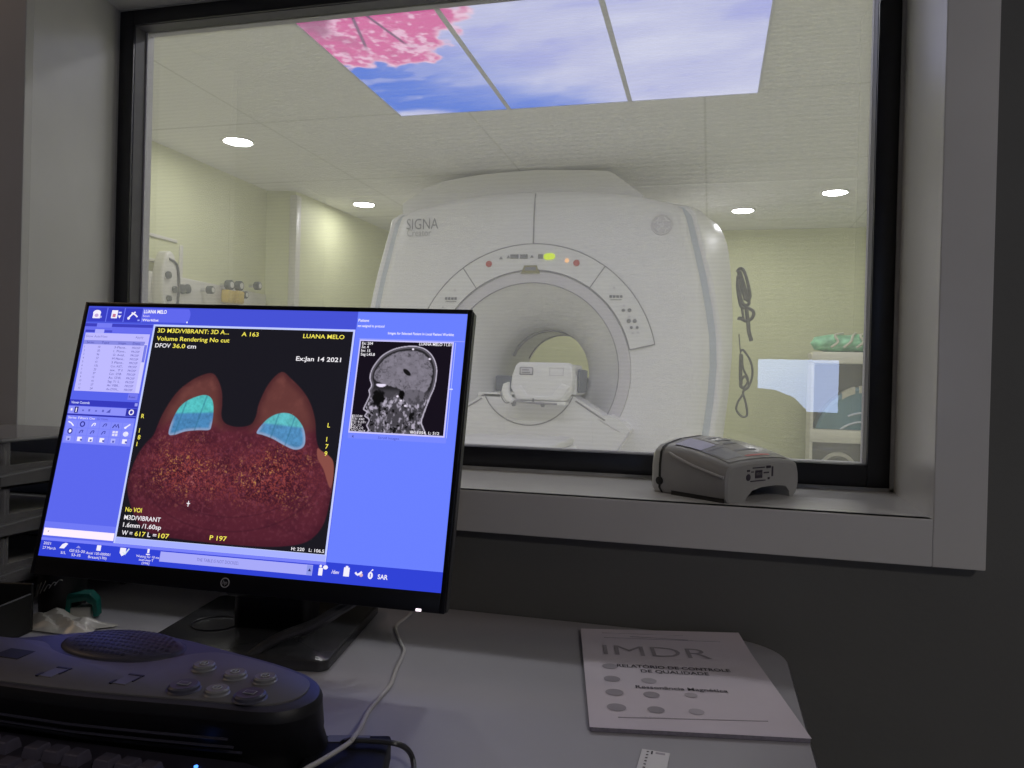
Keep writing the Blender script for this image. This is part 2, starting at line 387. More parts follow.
# partition with the window opening (two painted faces, one wall)
w = MB()
def wall_ring(y0, y1, m, lx, rx, sz, hz, top):
    w.box((-5.0, y0, 0), (lx, y1, top), m); w.box((rx, y0, 0), (3.4, y1, top), m)
    w.box((lx, y0, 0), (rx, y1, sz), m); w.box((lx, y0, hz), (rx, y1, top), m)
wall_ring(WY, FY - 0.01, 'ctl_wall', XL1 - 0.012, XR1 + 0.012, SILL - 0.014, HEAD + 0.014, 2.60)
wall_ring(FY + 0.035, MY, 'mri_wall', XL1 - 0.012, XR1 + 0.012, SILL - 0.014, HEAD + 0.014, 2.60)
w.build('wall_partition', kind='structure', smooth=0)
MB().box((-3.3, -3.2, 0), (-3.2, WY + 0.03, 2.6), 'ctl_wall').build('wall_west', kind='structure', smooth=0)
MB().box((2.4, -3.2, 0), (2.5, WY + 0.03, 2.6), 'ctl_wall').build('wall_east', kind='structure', smooth=0)
MB().box((-3.3, -3.3, 0), (2.5, -3.2, 2.6), 'ctl_wall').build('wall_south', kind='structure', smooth=0)
# scanner room walls; the left one steps in behind the gas rail
MB().box((-5.0, 7.16, 0), (3.4, 7.3, CEIL), 'mri_wall').build('wall_north', kind='structure', smooth=0)
MB().box((2.3, MY, 0), (2.4, 7.2, CEIL), 'mri_wall').build('wall_northeast', kind='structure', smooth=0)
wn = MB(); wn.prism([(-5.0, MY + .002), (-3.33, MY + .002), (-3.30, 5.20), (-3.085, 5.25), (-2.99, 7.2), (-5.0, 7.2)], 0, CEIL, 'mri_wall')
wn.build('wall_northwest', kind='structure', smooth=0)
tr = MB(); tr.box((-3.115, 5.215, 0), (-3.055, 5.285, CEIL - 0.035), 'gas_white', 0.006)
tr.build('trim_2', kind='structure')

# window surround: face frame, sill, jambs and soffit
t1 = MB(); fw = 0.060; ZB = EYE - 0.2185
t1.box((XR0, TY, ZB), (XR0 + fw, WY, HEAD + fw), 'trim', 0.0015); t1.box((XL0 - fw, TY, ZB), (XL0, WY, HEAD + fw), 'trim', 0.0015)
t1.box((XL0, TY, ZB), (XR0, WY, SILL), 'trim', 0.0015); t1.box((XL0, TY, HEAD), (XR0, WY, HEAD + fw), 'trim', 0.0015)
def slab(a, b, n, th):            # a plank between edge a (front) and edge b (back), thickened along n
    a, b, n = [Vector(q) for q in a], [Vector(q) for q in b], Vector(n) * th
    P = a + b; P = P + [p + n for p in P]
    t1.add(P, [(0, 1, 3, 2), (4, 6, 7, 5), (0, 4, 5, 1), (2, 3, 7, 6), (0, 2, 6, 4), (1, 5, 7, 3)], 'trim')
slab([(XL0, TY + .001, SILL), (XR0, TY + .001, SILL)], [(XL1, FY + .03, SILL), (XR1, FY + .03, SILL)], (0, 0, -1), 0.013)
slab([(XL0, TY + .001, HEAD), (XR0, TY + .001, HEAD)], [(XL1, FY + .03, HEAD), (XR1, FY + .03, HEAD)], (0, 0, 1), 0.013)
slab([(XR0, TY + .001, SILL), (XR0, TY + .001, HEAD)], [(XR1, FY + .03, SILL), (XR1, FY + .03, HEAD)], (1, 0, 0), 0.011)
slab([(XL0, TY + .001, SILL), (XL0, TY + .001, HEAD)], [(XL1, FY + .03, SILL), (XL1, FY + .03, HEAD)], (-1, 0, 0), 0.011)
t1.build('trim_1', kind='structure', smooth=0)

win = bpy.data.objects.new('window_1', None); COL.objects.link(win); win['kind'] = 'structure'; win.location = (-0.45, FY, SILL)
O = (-0.45, FY, SILL)
FX0, FX1, FZ0, FZ1 = -1.186, 0.2775, EYE - 0.1540, EYE + 0.7335
FB = 0.033
fr = MB(O)
fr.box((FX0, FY, FZ0), (FX0 + FB, FY + .006, FZ1), 'frame_black', 0.0012); fr.box((FX1 - FB, FY, FZ0), (FX1, FY + .006, FZ1), 'frame_black', 0.0012)
fr.box((FX0 + FB, FY, FZ0), (FX1 - FB, FY + .006, FZ0 + FB + .002), 'frame_black', 0.0012); fr.box((FX0 + FB, FY, FZ1 - FB + .004), (FX1 - FB, FY + .006, FZ1), 'frame_black', 0.0012)
fr.build('window_frame', win)
sl = MB(O)                         # grey sealant bead round the frame
for a, b in (((XL1, FY - .004, SILL), (XR1, FY + .02, FZ0)), ((XL1, FY - .004, FZ1), (XR1, FY + .02, HEAD)), ((XL1, FY - .004, SILL), (FX0, FY + .02, HEAD)), ((FX1, FY - .004, SILL), (XR1, FY + .02, HEAD))):
    sl.box(a, b, 'caulk')
sl.build('sealant_bead', win)
IX0, IX1, IZ0, IZ1 = FX0 + FB, FX1 - FB, FZ0 + FB + .002, FZ1 - FB + .004
jb = MB(O)                         # inner jambs: dark before the glass, pale metal behind it
for m_, ya, yb, e in (('jamb_dark', FY + .0062, FY + .036, 0.0006), ('jamb_metal', FY + .043, MY + .002, 0.0)):
    jb.box((IX0 - .03, ya, IZ0 - .03), (IX0 + e, yb, IZ1 + .03), m_); jb.box((IX1 - e, ya, IZ0 - .03), (IX1 + .03, yb, IZ1 + .03), m_)
    jb.box((IX0 + e, ya, IZ0 - .03), (IX1 - e, yb, IZ0 + e), m_); jb.box((IX0 + e, ya, IZ1 - e), (IX1 - e, yb, IZ1 + .03), m_)
bead = 0.004
jb.box((IX0 - .004, FY + .0362, IZ0), (IX0 + bead, FY + .038, IZ1), 'jamb_metal')
jb.build('window_jamb', win)
gp = MB(O); gp.box((IX0 - .02, FY + .0385, IZ0 - .02), (IX1 + .02, FY + .0425, IZ1 + .02), 'pane')
# a single clear sheet (front face only carries the shielding mesh)
gp2 = MB(O); gp2.add([(IX0 - .02, FY + .040, IZ0 - .02), (IX1 + .02, FY + .040, IZ0 - .02), (IX1 + .02, FY + .040, IZ1 + .02), (IX0 - .02, FY + .040, IZ1 + .02)], [(0, 1, 2, 3)], 'pane')
gp2.build('window_pane', win, smooth=0)

# ================================================================== CEILING LIGHTS AND SKY PANELS (scanner room)
dl = thing('downlight', 'round lit downlight above the gas rail, largest of the lamps', 'ceiling light', (-2.783, 4.06, CEIL), group='round downlights in the scanner room')
q = MB(); q.lathe([(0.098, -0.0005), (0.098, -0.006), (0.088, -0.010), (0.080, -0.006), (0.080, -0.0005)], 'rim_white', 32, caps=False); q.build('rim', dl)
q = MB(); q.lathe([(0.0, -0.007), (0.079, -0.007)], 'down_emit', 32, caps=False); q.build('diffuser', dl)
copy_tree(dl, (-2.744, 5.716, CEIL), 'round lit downlight just left of the scanner, near the inner wall')
copy_tree(dl, (0.218, 6.343, CEIL), 'round lit downlight right beside the scanner shoulder on the right')
copy_tree(dl, (0.824, 5.851, CEIL), 'round lit downlight farthest right, above the shelf unit')
for x_, y_ in ((-2.6, 2.3), (1.0, 2.4), (1.3, 4.1), (-1.0, 6.9), (-2.0, 2.35), (-1.2, 2.4), (.5, 2.35), (1.6, 5.4), (1.9, 2.9), (-.4, 2.4)):  # extra unseen downlights, added to lift the overall light in the room
    c = copy_tree(dl, (x_, y_, CEIL), 'unseen round downlight added to brighten the scanner room', 'added downlights out of view')

SX = [-1.623, -1.030, -0.416, 0.186]; SY0, SY1 = 2.61, 3.80
blos = [at_z(u, v, CEIL) for u, v in ((255, 12), (322, 68), (352, 67), (366, 66), (380, 62), (395, 68), (406, 65), (420, 61), (440, 58), (446, 48), (449, 36), (462, 26), (467, 12), (455, 0), (380, -40), (240, -30))]
blos = smoothpoly([(p.x, p.y) for p in blos], 5)
def sky_fn(X, Y):
    n1 = fbm(X * 2.2 + 3 + 0.8 * Y, Y * 3.4, 11, 5); n2 = fbm(X * 5 + Y * 2, Y * 9, 23, 4); n3 = fbm(X * 14, Y * 14, 5, 3)
    blue = lin((50, 106, 214)); pale = lin((182, 186, 226)); white = lin((208, 211, 236)); lil = lin((150, 156, 222))
    # deep blue lies far and left, cloud near and right
    cl = sstep(0.0, 0.62, (X + 1.35) * 0.58 + (3.78 - Y) * 0.50 + (n1 - 0.5) * 0.50 - 0.07)
    cl = np.maximum(cl, sstep(0.55, 0.72, n2) * 0.45)
    cl = np.maximum(cl, sstep(3.70, 3.80, Y + (n2 - .5) * .12) * sstep(-1.25, -1.45, X))
    cl = cl * (1 - .9 * np.exp(-(((X + .90) / .26) ** 2 + ((Y - 3.74) / .17) ** 2)))
    c = mixc(blue[None, None] * np.ones(X.shape + (1,)), pale, cl)
    c = mixc(c, white, sstep(0.5, 0.75, n1) * cl * 0.7)
    c = mixc(c, lil, sstep(0.48, 0.30, n1) * cl * 0.75)
    c = mixc(c, white, sstep(-0.1, 0.15, X) * sstep(3.5, 3.8, Y) * 0.6)
    # pink blossom
    dd = distpoly(X, Y, blos); ins = inpoly(X, Y, blos); sd = np.where(ins, dd, -dd) + (n3 - 0.5) * 0.16
    b = sstep(-0.01, 0.03, sd)
    tone = fbm(X * 34, Y * 34, 41, 4); big = fbm(X * 5, Y * 5, 77, 3)
    pk = mixc(lin((206, 84, 152))[None, None] * np.ones(X.shape + (1,)), lin((234, 196, 222)), sstep(0.46, 0.72, tone) * .8)
    pk = mixc(pk, lin((150, 76, 124)), sstep(0.50, 0.68, big) * sstep(0.06, 0.2, sd) * 0.9)
    pk = mixc(pk, lin((232, 204, 224)), sstep(0.07, 0.0, sd) * 0.8)
    hole = sstep(0.60, 0.66, fbm(X * 4.5 + 7, Y * 4.5, 91, 2)) * sstep(3.05, 2.9, Y) * sstep(-1.15, -1.3, X)
    pk = mixc(pk, lin((206, 222, 246)), hole)
    twig = np.minimum(np.abs(X + 1.42 + 0.25 * (Y - 2.9)), np.abs(X + 1.28 - 0.2 * (Y - 2.9)))
    pk = mixc(pk, lin((110, 70, 110)), sstep(0.010, 0.004, twig) * sstep(3.02, 2.95, Y))
    c = mixc(c, pk, b)
    for a, bb in ((SX[0], SX[1]), (SX[1], SX[2]), (SX[2], SX[3])):   # print is brightest where the diffuser meets its frame
        pass
    return c * 1.0
names = ['backlit ceiling panel showing pink blossom over blue sky, leftmost of three', 'backlit ceiling panel of pale sky with deep blue at its far end, middle one', 'backlit ceiling panel of pale lilac cloud, rightmost of three']
for i in range(3):
    o_ = ((SX[i] + SX[i + 1]) / 2, (SY0 + SY1) / 2, CEIL)
    p = thing('sky_ceiling_panel', names[i], 'ceiling light panel', o_, group='backlit sky panels in the scanner room ceiling')
    a = MB(o_); g = 0.011
    x0, x1 = SX[i] + (g if i else 0.004), SX[i + 1] - (g if i < 2 else 0.004)
    for lo, hi in (((x0 - g, SY0, CEIL - .012), (x0, SY1, CEIL - .0005)), ((x1, SY0, CEIL - .012), (x1 + g, SY1, CEIL - .0005)), ((x0, SY0 - .008, CEIL - .012), (x1, SY0, CEIL - .0005)), ((x0, SY1, CEIL - .012), (x1, SY1 + .004, CEIL - .0005))):
        a.box(lo, hi, 'panel_edge')
    a.build('panel_rim', p, smooth=0)
    a = MB(o_); cols = picture(a, x0, SY0, x1, SY1, 130, 260, CEIL - 0.009, sky_fn, 'sky'); a.build('sky_print', p, smooth=0, recalc=False, colors=cols)

# ================================================================== MRI SCANNER
GX, GY = -1.082, 4.65
ZC = 1.152                          # bore axis height
gan = thing('mri_scanner', 'large white MRI scanner with round bore, seen through the window', 'MRI scanner', (GX, GY, 0))
front_half = [(0, 2.275), (.25, 2.272), (.5, 2.249), (.69, 2.213), (.85, 2.172), (.895, 2.15), (.918, 2.10), (.955, 1.95), (1.005, 1.75), (1.045, 1.55), (1.072, 1.38), (1.080, 1.2), (1.068, 1.0), (1.04, .75), (.99, .45), (.93, .1), (.925, .02)]
rear_half = [(0, 2.31), (.35, 2.305), (.62, 2.295), (.85, 2.27), (.913, 2.262), (1.019, 2.205), (1.10, 2.15), (1.145, 2.08), (1.172, 2.0), (1.196, 1.827), (1.214, 1.56), (1.217, 1.29), (1.200, 1.025), (1.178, .8), (1.13, .3), (1.10, .02)]
def full(h): return h + [(-x, z) for x, z in reversed(h) if x > 0]
def polar(h, n=128):
    P = [(x, z - ZC) for x, z in full(h)]; out = []
    for j in range(n):
        th = 2 * PI * j / n; dx, dz = math.cos(th), math.sin(th); best = 0
        for i in range(len(P)):
            (x1, z1), (x2, z2) = P[i], P[(i + 1) % len(P)]
            det = dx * (z1 - z2) - dz * (x1 - x2)
            if abs(det) < 1e-12: continue
            # dx*t = x1 + s (x2-x1)
            s_ = (dx * z1 - dz * x1) / (dx * (z1 - z2) + dz * (x2 - x1)) if abs(dx * (z1 - z2) + dz * (x2 - x1)) > 1e-12 else -1
            if -1e-9 <= s_ <= 1 + 1e-9:
                px, pz = x1 + s_ * (x2 - x1), z1 + s_ * (z2 - z1); t = px * dx + pz * dz
                if t > best: best = t
        out.append(best)
    return out
N = 128
RF, RR = polar(front_half), polar(rear_half)
def ring(rad, y): return [(rad[j] * math.cos(2 * PI * j / N), y, ZC + rad[j] * math.sin(2 * PI * j / N)) for j in range(N)]
def blend(a, b, t): return [x * (1 - t) + y * t for x, y in zip(a, b)]
C = lambda v: [v] * N
def add_(a, e): return [x + e for x in a]
fc = MB(); fc.loft([ring(C(.622), 0.004), ring(C(.80), -0.004), ring(blend(C(.80), RF, .6), 0.0), ring(blend(C(.80), RF, .85), .012), ring(add_(RF, -.035), .022), ring(add_(RF, -.012), .034), ring(add_(RF, -.002), .05), ring(RF, .075), ring(add_(RF, -.05), .10)], 'gantry')
fc.build('front_cover', gan, smooth=50)
SIDE = [max(0.0, min(1.0, (2.168 - ZC - RF[j] * math.sin(2 * PI * j / N)) / .05)) for j in range(N)]     # strip and rim run up the flanks only
def sd(e): return [x + e * k_ - .014 * (1 - k_) for x, k_ in zip(RF, SIDE)]
st = MB(); st.loft([ring(add_(RF, -.016), .062), ring(sd(.042), .062), ring(sd(.042), .12)], 'gantry_blue'); st.build('accent_strip', gan, smooth=30)
rb = MB(); rb.loft([ring(sd(.030), .068), ring(sd(.046), .056), ring(sd(.066), .058), ring(sd(.078), .075), ring(blend(sd(.08), RR, .5), .25), ring(RR, .55), ring(add_(RR, .01), 1.0), ring(add_(RR, -.04), 1.45), ring(add_(RR, -.13), 1.62), ring(C(.62), 1.68), ring(C(.52), 1.66)], 'gantry')
rb.build('rear_cover', gan, smooth=50)
bo = MB(); bo.loft([ring(C(.546), 0.006), ring(C(.53), .03), ring(C(.475), .10), ring(C(.405), .19), ring(C(.345), .29), ring(C(.312), .36), ring(C(.302), .42), ring(C(.30), .6), ring(C(.30), 1.15), ring(C(.32), 1.30), ring(C(.38), 1.48), ring(C(.52), 1.66)], 'bore')
bo.build('bore', gan, smooth=60)
for y_, r_ in ((0.62, .296), (0.66, .296), (1.13, .297)):
    bl = MB(); bl.tube([(r_ * math.cos(t * PI / 24), y_, ZC + r_ * math.sin(t * PI / 24)) for t in range(3, 22)], 0.008, 'seam', 6, 1); bl.build('bore_trim_band', gan)
rg = MB(); rg.loft([ring(C(.621), .006), ring(C(.618), -.006), ring(C(.550), -.006), ring(C(.546), .008)], 'gantry_grey'); rg.build('bore_ring', gan, smooth=30)
def arcpts(rfn, a0, a1, y, n=48): return [(rfn(math.radians(a0 + (a1 - a0) * i / n)) * math.cos(math.radians(a0 + (a1 - a0) * i / n)), y, ZC + rfn(math.radians(a0 + (a1 - a0) * i / n)) * math.sin(math.radians(a0 + (a1 - a0) * i / n))) for i in range(n + 1)]
def router(t): return 0.788 - 0.012 * (1 - abs(math.sin(t)))
cp = MB()
o1 = arcpts(router, 13, 167, -0.010); i1 = arcpts(lambda t: .626, 13, 167, -0.010); o2 = [(p[0], 0.004, p[2]) for p in o1]; i2 = [(p[0], 0.004, p[2]) for p in i1]
cp.loft([o2, o1, i1, i2], 'white_plastic', closed=False); panel = cp.build('control_panel', gan, smooth=30)
sm = MB()
for rr_, rad_ in ((router, .0032), (lambda t: .626, .0038)): sm.tube(arcpts(rr_, 13, 167, -0.010, 64), rad_, 'seam', 6, 1)
for a_ in (13, 55, 125, 167):
    t = math.radians(a_); sm.tube([(.626 * math.cos(t), -.0105, ZC + .626 * math.sin(t)), (router(t) * math.cos(t), -.0105, ZC + router(t) * math.sin(t))], .0032, 'seam', 6, 1)
sm.tube(arcpts(lambda t: .548, -35, 215, -0.006, 90), .0034, 'seam', 6, 1)
sm.tube([(0.0, -.008, ZC + .79), (0.0, -.004, ZC + .95), (0.0, .003, ZC + 1.02), (0.0, .014, ZC + 1.07), (0.0, .028, ZC + 1.108)], .0045, 'seam', 6, 1)
sm.build('panel_seam', gan)
def gl(u, v, y=GY - .012):          # pixel of the photograph -> gantry-local point on its face
    p = at_y(u, v, y); return (p.x - GX, y - GY, p.z)
FT = lambda p: Matrix.Translation(p) @ Matrix.Rotation(PI / 2, 4, 'X')    # xy plane stood up, facing the window
def gdisc(name, u, v, r_, m, h=.006):
    k = MB(); k.lathe([(r_ * .98, 0), (r_, h * .6), (r_ * .85, h), (0.0, h)], m, 20, FT(gl(u, v))); return k.build(name, panel)
gdisc('stop_button', 489, 264, .020, 'red_button'); gdisc('stop_button', 576.5, 263, .020, 'red_button')
gdisc('indicator_light', 567, 260.5, .013, emat('amber_indicator', (255, 196, 140), 1.1))
k = MB(); c_ = emat('green_readout', (212, 238, 24), 1.0)
k.prism([(-.033, -.012), (-.02, -.02), (.02, -.018), (.036, -.008), (.034, .012), (.015, .021), (-.02, .018), (-.035, .008)], 0, .004, c_, FT(gl(549.3, 256.6))); k.build('readout', panel)
for u, w_, h_ in ((514.5, .052, .026), (524.0, .050, .026), (540.5, .030, .028)):
    k = MB(); k.box((-w_ / 2, -h_ / 2, 0), (w_ / 2, h_ / 2, .004), 'printing_grey', .001, 1, FT(gl(u, 256.6))); k.build('indicator_bank', panel)
for u, v in ((501, 258), (508.5, 257), (532, 256.5)):
    k = MB(); k.prism([(-.012, -.008), (.012, -.008), (0, .010)], 0, .003, 'printing_grey', FT(gl(u, v))); k.build('arrow_mark', panel)
k = MB(); k.prism([(-.062, -.022), (.062, -.022), (.045, .012), (.04, .028), (-.04, .028), (-.045, .012)], 0, .006, 'olive', FT(gl(530.5, 270))); k.box((-.035, -.004, .005), (.035, .018, .008), 'printing_grey', .001, 1, FT(gl(530.5, 270))); k.build('bore_display', panel)
for sgn, base in ((1, ((616, 296.5), (614, 287.5), (624, 305.5))), (-1, ((451, 298.5), (455, 290), (443, 307)))):
    k = MB(); u, v = base[0]
    for i in range(4): k.box((-.04 + i * .021, -.008, 0), (-.024 + i * .021, .008, .003), 'printing_grey', .001, 1, FT(gl(u, v)))
    k.box((-.035, -.022, 0), (.035, -.018, .002), 'printing_grey', 0, 1, FT(gl(u, v)))
    k.build('key_label', panel)
    for u, v in base[1:]:
        k = MB(); k.prism([(-.010, -.007), (.010, -.007), (0, .009)], 0, .003, 'gantry_grey', FT(gl(u, v))); k.build('key_symbol', panel)
for u, v, r_ in ((623.3, 310.3, .010), (629.5, 310.3, .012), (628.8, 321, .0125), (634.8, 321, .0125), (631.5, 327.5, .009), (637.3, 327.5, .009)): gdisc('button', u, v, r_, 'printing_grey')
for u, v in ((629, 316), (633, 333), (638, 332.5)):
    k = MB(); k.prism([(-.010, -.006), (.010, -.006), (0, .008)], 0, .003, 'gantry_grey', FT(gl(u, v))); k.build('button_symbol', panel)
k = MB(); a, b = gl(406.5, 229.5, GY - .004), gl(438, 227.5, GY - .004)
k.text('SIGNA', 0, 0, .068, 'printing_grey', FT((a[0], -.003, a[2])), width=b[0] - a[0], bold=-.006)
a2 = gl(407, 236.5, GY - .004); k.text('Creator', 0, 0, .046, 'text_grey', FT((a2[0], -.003, a2[2])), width=.165, bold=-.004)
k.build('model_lettering', gan, smooth=0, recalc=False)
k = MB(); e = gl(661.5, 224.5); T = FT((e[0], -.002, e[2]))
k.tube([(.058 * math.cos(t * PI / 16), .058 * math.sin(t * PI / 16), 0) for t in range(32)], .0045, 'gantry_grey', 6, 1, True, T)
k.lathe([(.055, 0), (.055, .001), (0, .0012)], 'gantry_grey', 28, T)
for a_ in range(4):                  # scrolls round the rim and two joined script letters
    t = a_ * PI / 2 + .4
    k.tube([(.05 * math.cos(t), .05 * math.sin(t), .003), (.038 * math.cos(t + .25), .038 * math.sin(t + .25), .003), (.040 * math.cos(t + .6), .040 * math.sin(t + .6), .003), (.049 * math.cos(t + .9), .049 * math.sin(t + .9), .003)], .0032, 'gantry', 6, 5, False, T)
k.tube([(-.004, .018, .003), (-.018, .022, .003), (-.026, .008, .003), (-.018, -.002, .003), (-.004, .006, .003), (-.006, -.016, .003), (-.02, -.022, .003), (-.026, -.014, .003)], .0032, 'gantry', 6, 5, False, T)
k.tube([(.026, .016, .003), (.014, .024, .003), (.004, .012, .003), (.012, .001, .003), (.003, -.010, .003), (.010, -.022, .003), (.026, -.014, .003)], .0032, 'gantry', 6, 5, False, T)
k.build('emblem', gan)
# service housing on top (rises to the ceiling behind the front cover)
pt = [at_y(u, v, 4.92) for u, v in ((403, 204), (424, 189), (444, 181), (485, 174), (535.8, 170), (585, 170), (609, 171), (614, 173.5), (643, 195))]
k = MB(); P = [(p.x - GX, p.z) for p in pt]; P = P + [(P[-1][0], 2.1), (P[0][0], 2.1)]
k.prism(P, -.95, -.27, 'gantry', Matrix.Rotation(PI / 2, 4, 'X'), .012, 2); k.build('service_housing', gan, smooth=40)
# docking pedestal in front of the bore
DY = 4.44
dp = [at_y(u, v, DY) for u, v in ((484, 396), (573.5, 396.5), (604.5, 416.5), (609.5, 415.5), (624, 424), (630, 431), (611, 462))]
R_ = [(p.x - GX, p.z) for p in dp]; xc = (R_[0][0] + R_[1][0]) / 2
right = R_[1:]; left = [(2 * xc - x, z) for x, z in reversed(right)]
poly = left + right; poly = [(left[0][0] + .10, .03)] + poly + [(right[-1][0] - .10, .03)]
k = MB(); k.prism(poly, -.03, .21, 'gantry', Matrix.Rotation(PI / 2, 4, 'X'), .008, 2); ped = k.build('docking_pedestal', gan, smooth=40)
k = MB(); yl = DY - GY - .003
hw = (R_[1][0] - R_[0][0]) / 2 - .003; sg = hw * .66; rr_ = (hw * hw + sg * sg) / (2 * sg); a0 = math.asin(hw / rr_)
k.tube([(xc + rr_ * math.sin(t), yl, R_[1][1] - sg + rr_ - rr_ * math.cos(t)) for t in [-a0 + 2 * a0 * i / 40 for i in range(41)]], .0036, 'seam', 6, 1)
for s_ in (1, -1):
    f_ = lambda q_: ((q_[0] if s_ > 0 else 2 * xc - q_[0]), yl, q_[1])
    a = [at_y(u, v, DY) for u, v in ((575.5, 401), (605, 420.5))]; a = [(p.x - GX, p.z) for p in a]
    k.tube([f_(q_) for q_ in a], .005, 'seam', 6, 1)
    a = [at_y(u, v, DY) for u, v in ((629.5, 432), (627, 437), (611, 460))]; a = [(p.x - GX, p.z) for p in a]
    k.tube([f_(q_) for q_ in a], .006, 'gantry_grey', 6, 1)
    a = [at_y(u, v, DY) for u, v in ((598, 419), (620, 432))]; a = [(p.x - GX, p.z) for p in a]
    k.tube([f_(q_) for q_ in a], .004, 'gantry_grey', 6, 1)
k.build('pedestal_seam', ped)
# bridge surface through the bore, pads beside it
zb = at_y(545, 394, DY).z
k = MB(); k.box((-.27, DY - GY + .0, zb - .03), (.27, 1.5, zb), 'white_plastic', .006); k.build('bridge', gan)
for s_ in (1, -1):
    k = MB(); k.box((s_ * .222 - .076, .27, zb + .001), (s_ * .222 + .076, 1.0, zb + .108), 'pad_blue', .010); k.build('side_pad', gan)

# head coil on the bridge; its front plate hangs down over the cradle end
HY = 4.33
hc_ = at_y(541.5, 401.5, HY)
coil = thing('head_coil', 'white box-shaped head coil standing in the scanner bore', 'head coil', (hc_.x, HY, hc_.z))
xl_ = at_y(510, 385, HY).x - hc_.x; xr_ = at_y(573, 385, HY).x - hc_.x; ch = at_y(541, 362.2, HY).z - hc_.z
UP = Matrix.Rotation(PI / 2, 4, 'X')
def hx(u): return at_y(u, 385, HY).x - hc_.x
def hz(v): return at_y(541, v, HY).z - hc_.z
k = MB(); sh = [(hx(516.5), 0.004), (hx(510.5), hz(388)), (hx(511.5), hz(376)), (hx(515.5), hz(365)), (hx(519), hz(362.3)), (hx(567), hz(362.3)), (hx(571), hz(365.5)), (hx(572.5), hz(376)), (hx(571.5), hz(390)), (hx(564), 0.004)]
k.prism(sh, -.10, 0.0, 'white_plastic', UP, .012, 3); shell = k.build('front_plate', coil, smooth=40)
k = MB(); zs = zb - hc_.z + .002
k.prism([(hx(512), zs), (hx(512.5), hz(375)), (hx(517), hz(363.5)), (hx(569), hz(363.5)), (hx(573.5), hz(376)), (hx(573.5), zs)], -.42, -.105, 'white_plastic', UP, .008, 2); k.build('shell', coil, smooth=40)
k = MB(); k.prism([(hx(518), hz(400)), (hx(513), hz(391)), (hx(521), hz(386)), (hx(528), hz(396)), (hx(552), hz(396)), (hx(562), hz(383)), (hx(570), hz(386)), (hx(562), hz(400))], -.004, .012, 'white_plastic', UP, .006, 2); k.build('front_lip', coil, smooth=40)
k = MB(); k.box((hx(519.2), -.006, hz(375.3)), (hx(533), .003, hz(367.3)), 'seam', .005); lb = k.build('dark_label', coil)
k = MB(); k.box((hx(520.6), -.008, hz(374.2)), (hx(531.8), -.004, hz(368.6)), 'gantry_grey', .003); k.build('label_window', lb)
k = MB()
for i in range(2): k.box((hx(522), -.0095, hz(373.4 - 2.6 * i)), (hx(530 - i), -.0075, hz(372.2 - 2.6 * i)), 'seam')
k.build('label_print', lb)
k = MB(); x0, x1, z0, z1 = hx(549), hx(563.5), hz(375.5), hz(367.5)
for lo, hi in (((x0, -.002, z0), (x1, .001, z0 + .005)), ((x0, -.002, z1 - .005), (x1, .001, z1)), ((x0, -.002, z0), (x0 + .005, .001, z1)), ((x1 - .005, -.002, z0), (x1, .001, z1))): k.box(lo, hi, 'gantry_grey')
k.build('outline_label', coil)
k = MB(); k.box((hx(573.8), -(-.12), zs + .01), (hx(576.5), .40, hz(368)), 'pad_blue', .008); k.build('side_latch', coil)
crd = thing('table_cradle', 'thin white table cradle end with dark rail under the head coil', 'scanner cradle', (hc_.x, HY, hc_.z))
k = MB(); k.box((hx(507), -.012, -.020), (hx(566), .105, .001), 'white_plastic', .006, 2); k.build('cradle_board', crd)
k = MB(); k.prism([(hx(503.5), hz(392)), (hx(505), hz(385)), (hx(509.8), hz(382.8)), (hx(509.9), hz(391)), (hx(512), hz(397)), (hx(515.5), hz(401)), (hx(514), hz(403.5)), (hx(509), hz(403)), (hx(505), hz(398))], .0, .05, 'white_plastic', UP, .008, 3); k.build('side_grip', crd, smooth=40)
k = MB(); k.tube([(hx(503), -.052, hz(392)), (hx(504.6), -.052, hz(399)), (hx(508.5), -.052, hz(403.6)), (hx(512), -.052, hz(403))], .0045, 'seam', 6, 4); k.tube([(hx(512), -.018, hz(401.6)), (hx(530), -.018, hz(403)), (hx(558), -.018, hz(403.6))], .0058, 'seam', 6, 1)
for u in (514.5, 543.5): k.prism([(hx(u - 3), hz(402)), (hx(u + 3), hz(402.5)), (hx(u + 1.5), hz(407)), (hx(u - 1), hz(407))], .004, .022, 'printing_grey', UP, .002, 1)
k.box((hx(533.5), -.02, hz(403)), (hx(535), -.014, hz(398.5)), 'printing_grey'); k.build('cradle_rail', crd)

# patient table, lowered in front of the pedestal
p1 = at_y(574.5, 437, 4.27)
tab = thing('patient_table', 'lowered white patient table in front of the scanner pedestal', 'patient table', (GX, 3.3, 0))
tx = p1.x - GX
k = MB(); k.box((-.24, -1.05, p1.z - .045), (tx, .97, p1.z), 'mattress', .018, 3); k.build('mattress', tab)
k = MB(); k.box((-.26, -1.08, p1.z - .12), (tx + .01, 1.02, p1.z - .046), 'white_plastic', .02, 3); k.build('table_board', tab)
k = MB(); k.box((-.16, -.3, .10), (.16, .75, p1.z - .121), 'white_plastic', .03, 3); k.build('pedestal', tab)
k = MB(); k.box((-.28, -.7, .0), (.28, .85, .10), 'gantry_grey', .03, 3); k.build('base', tab)

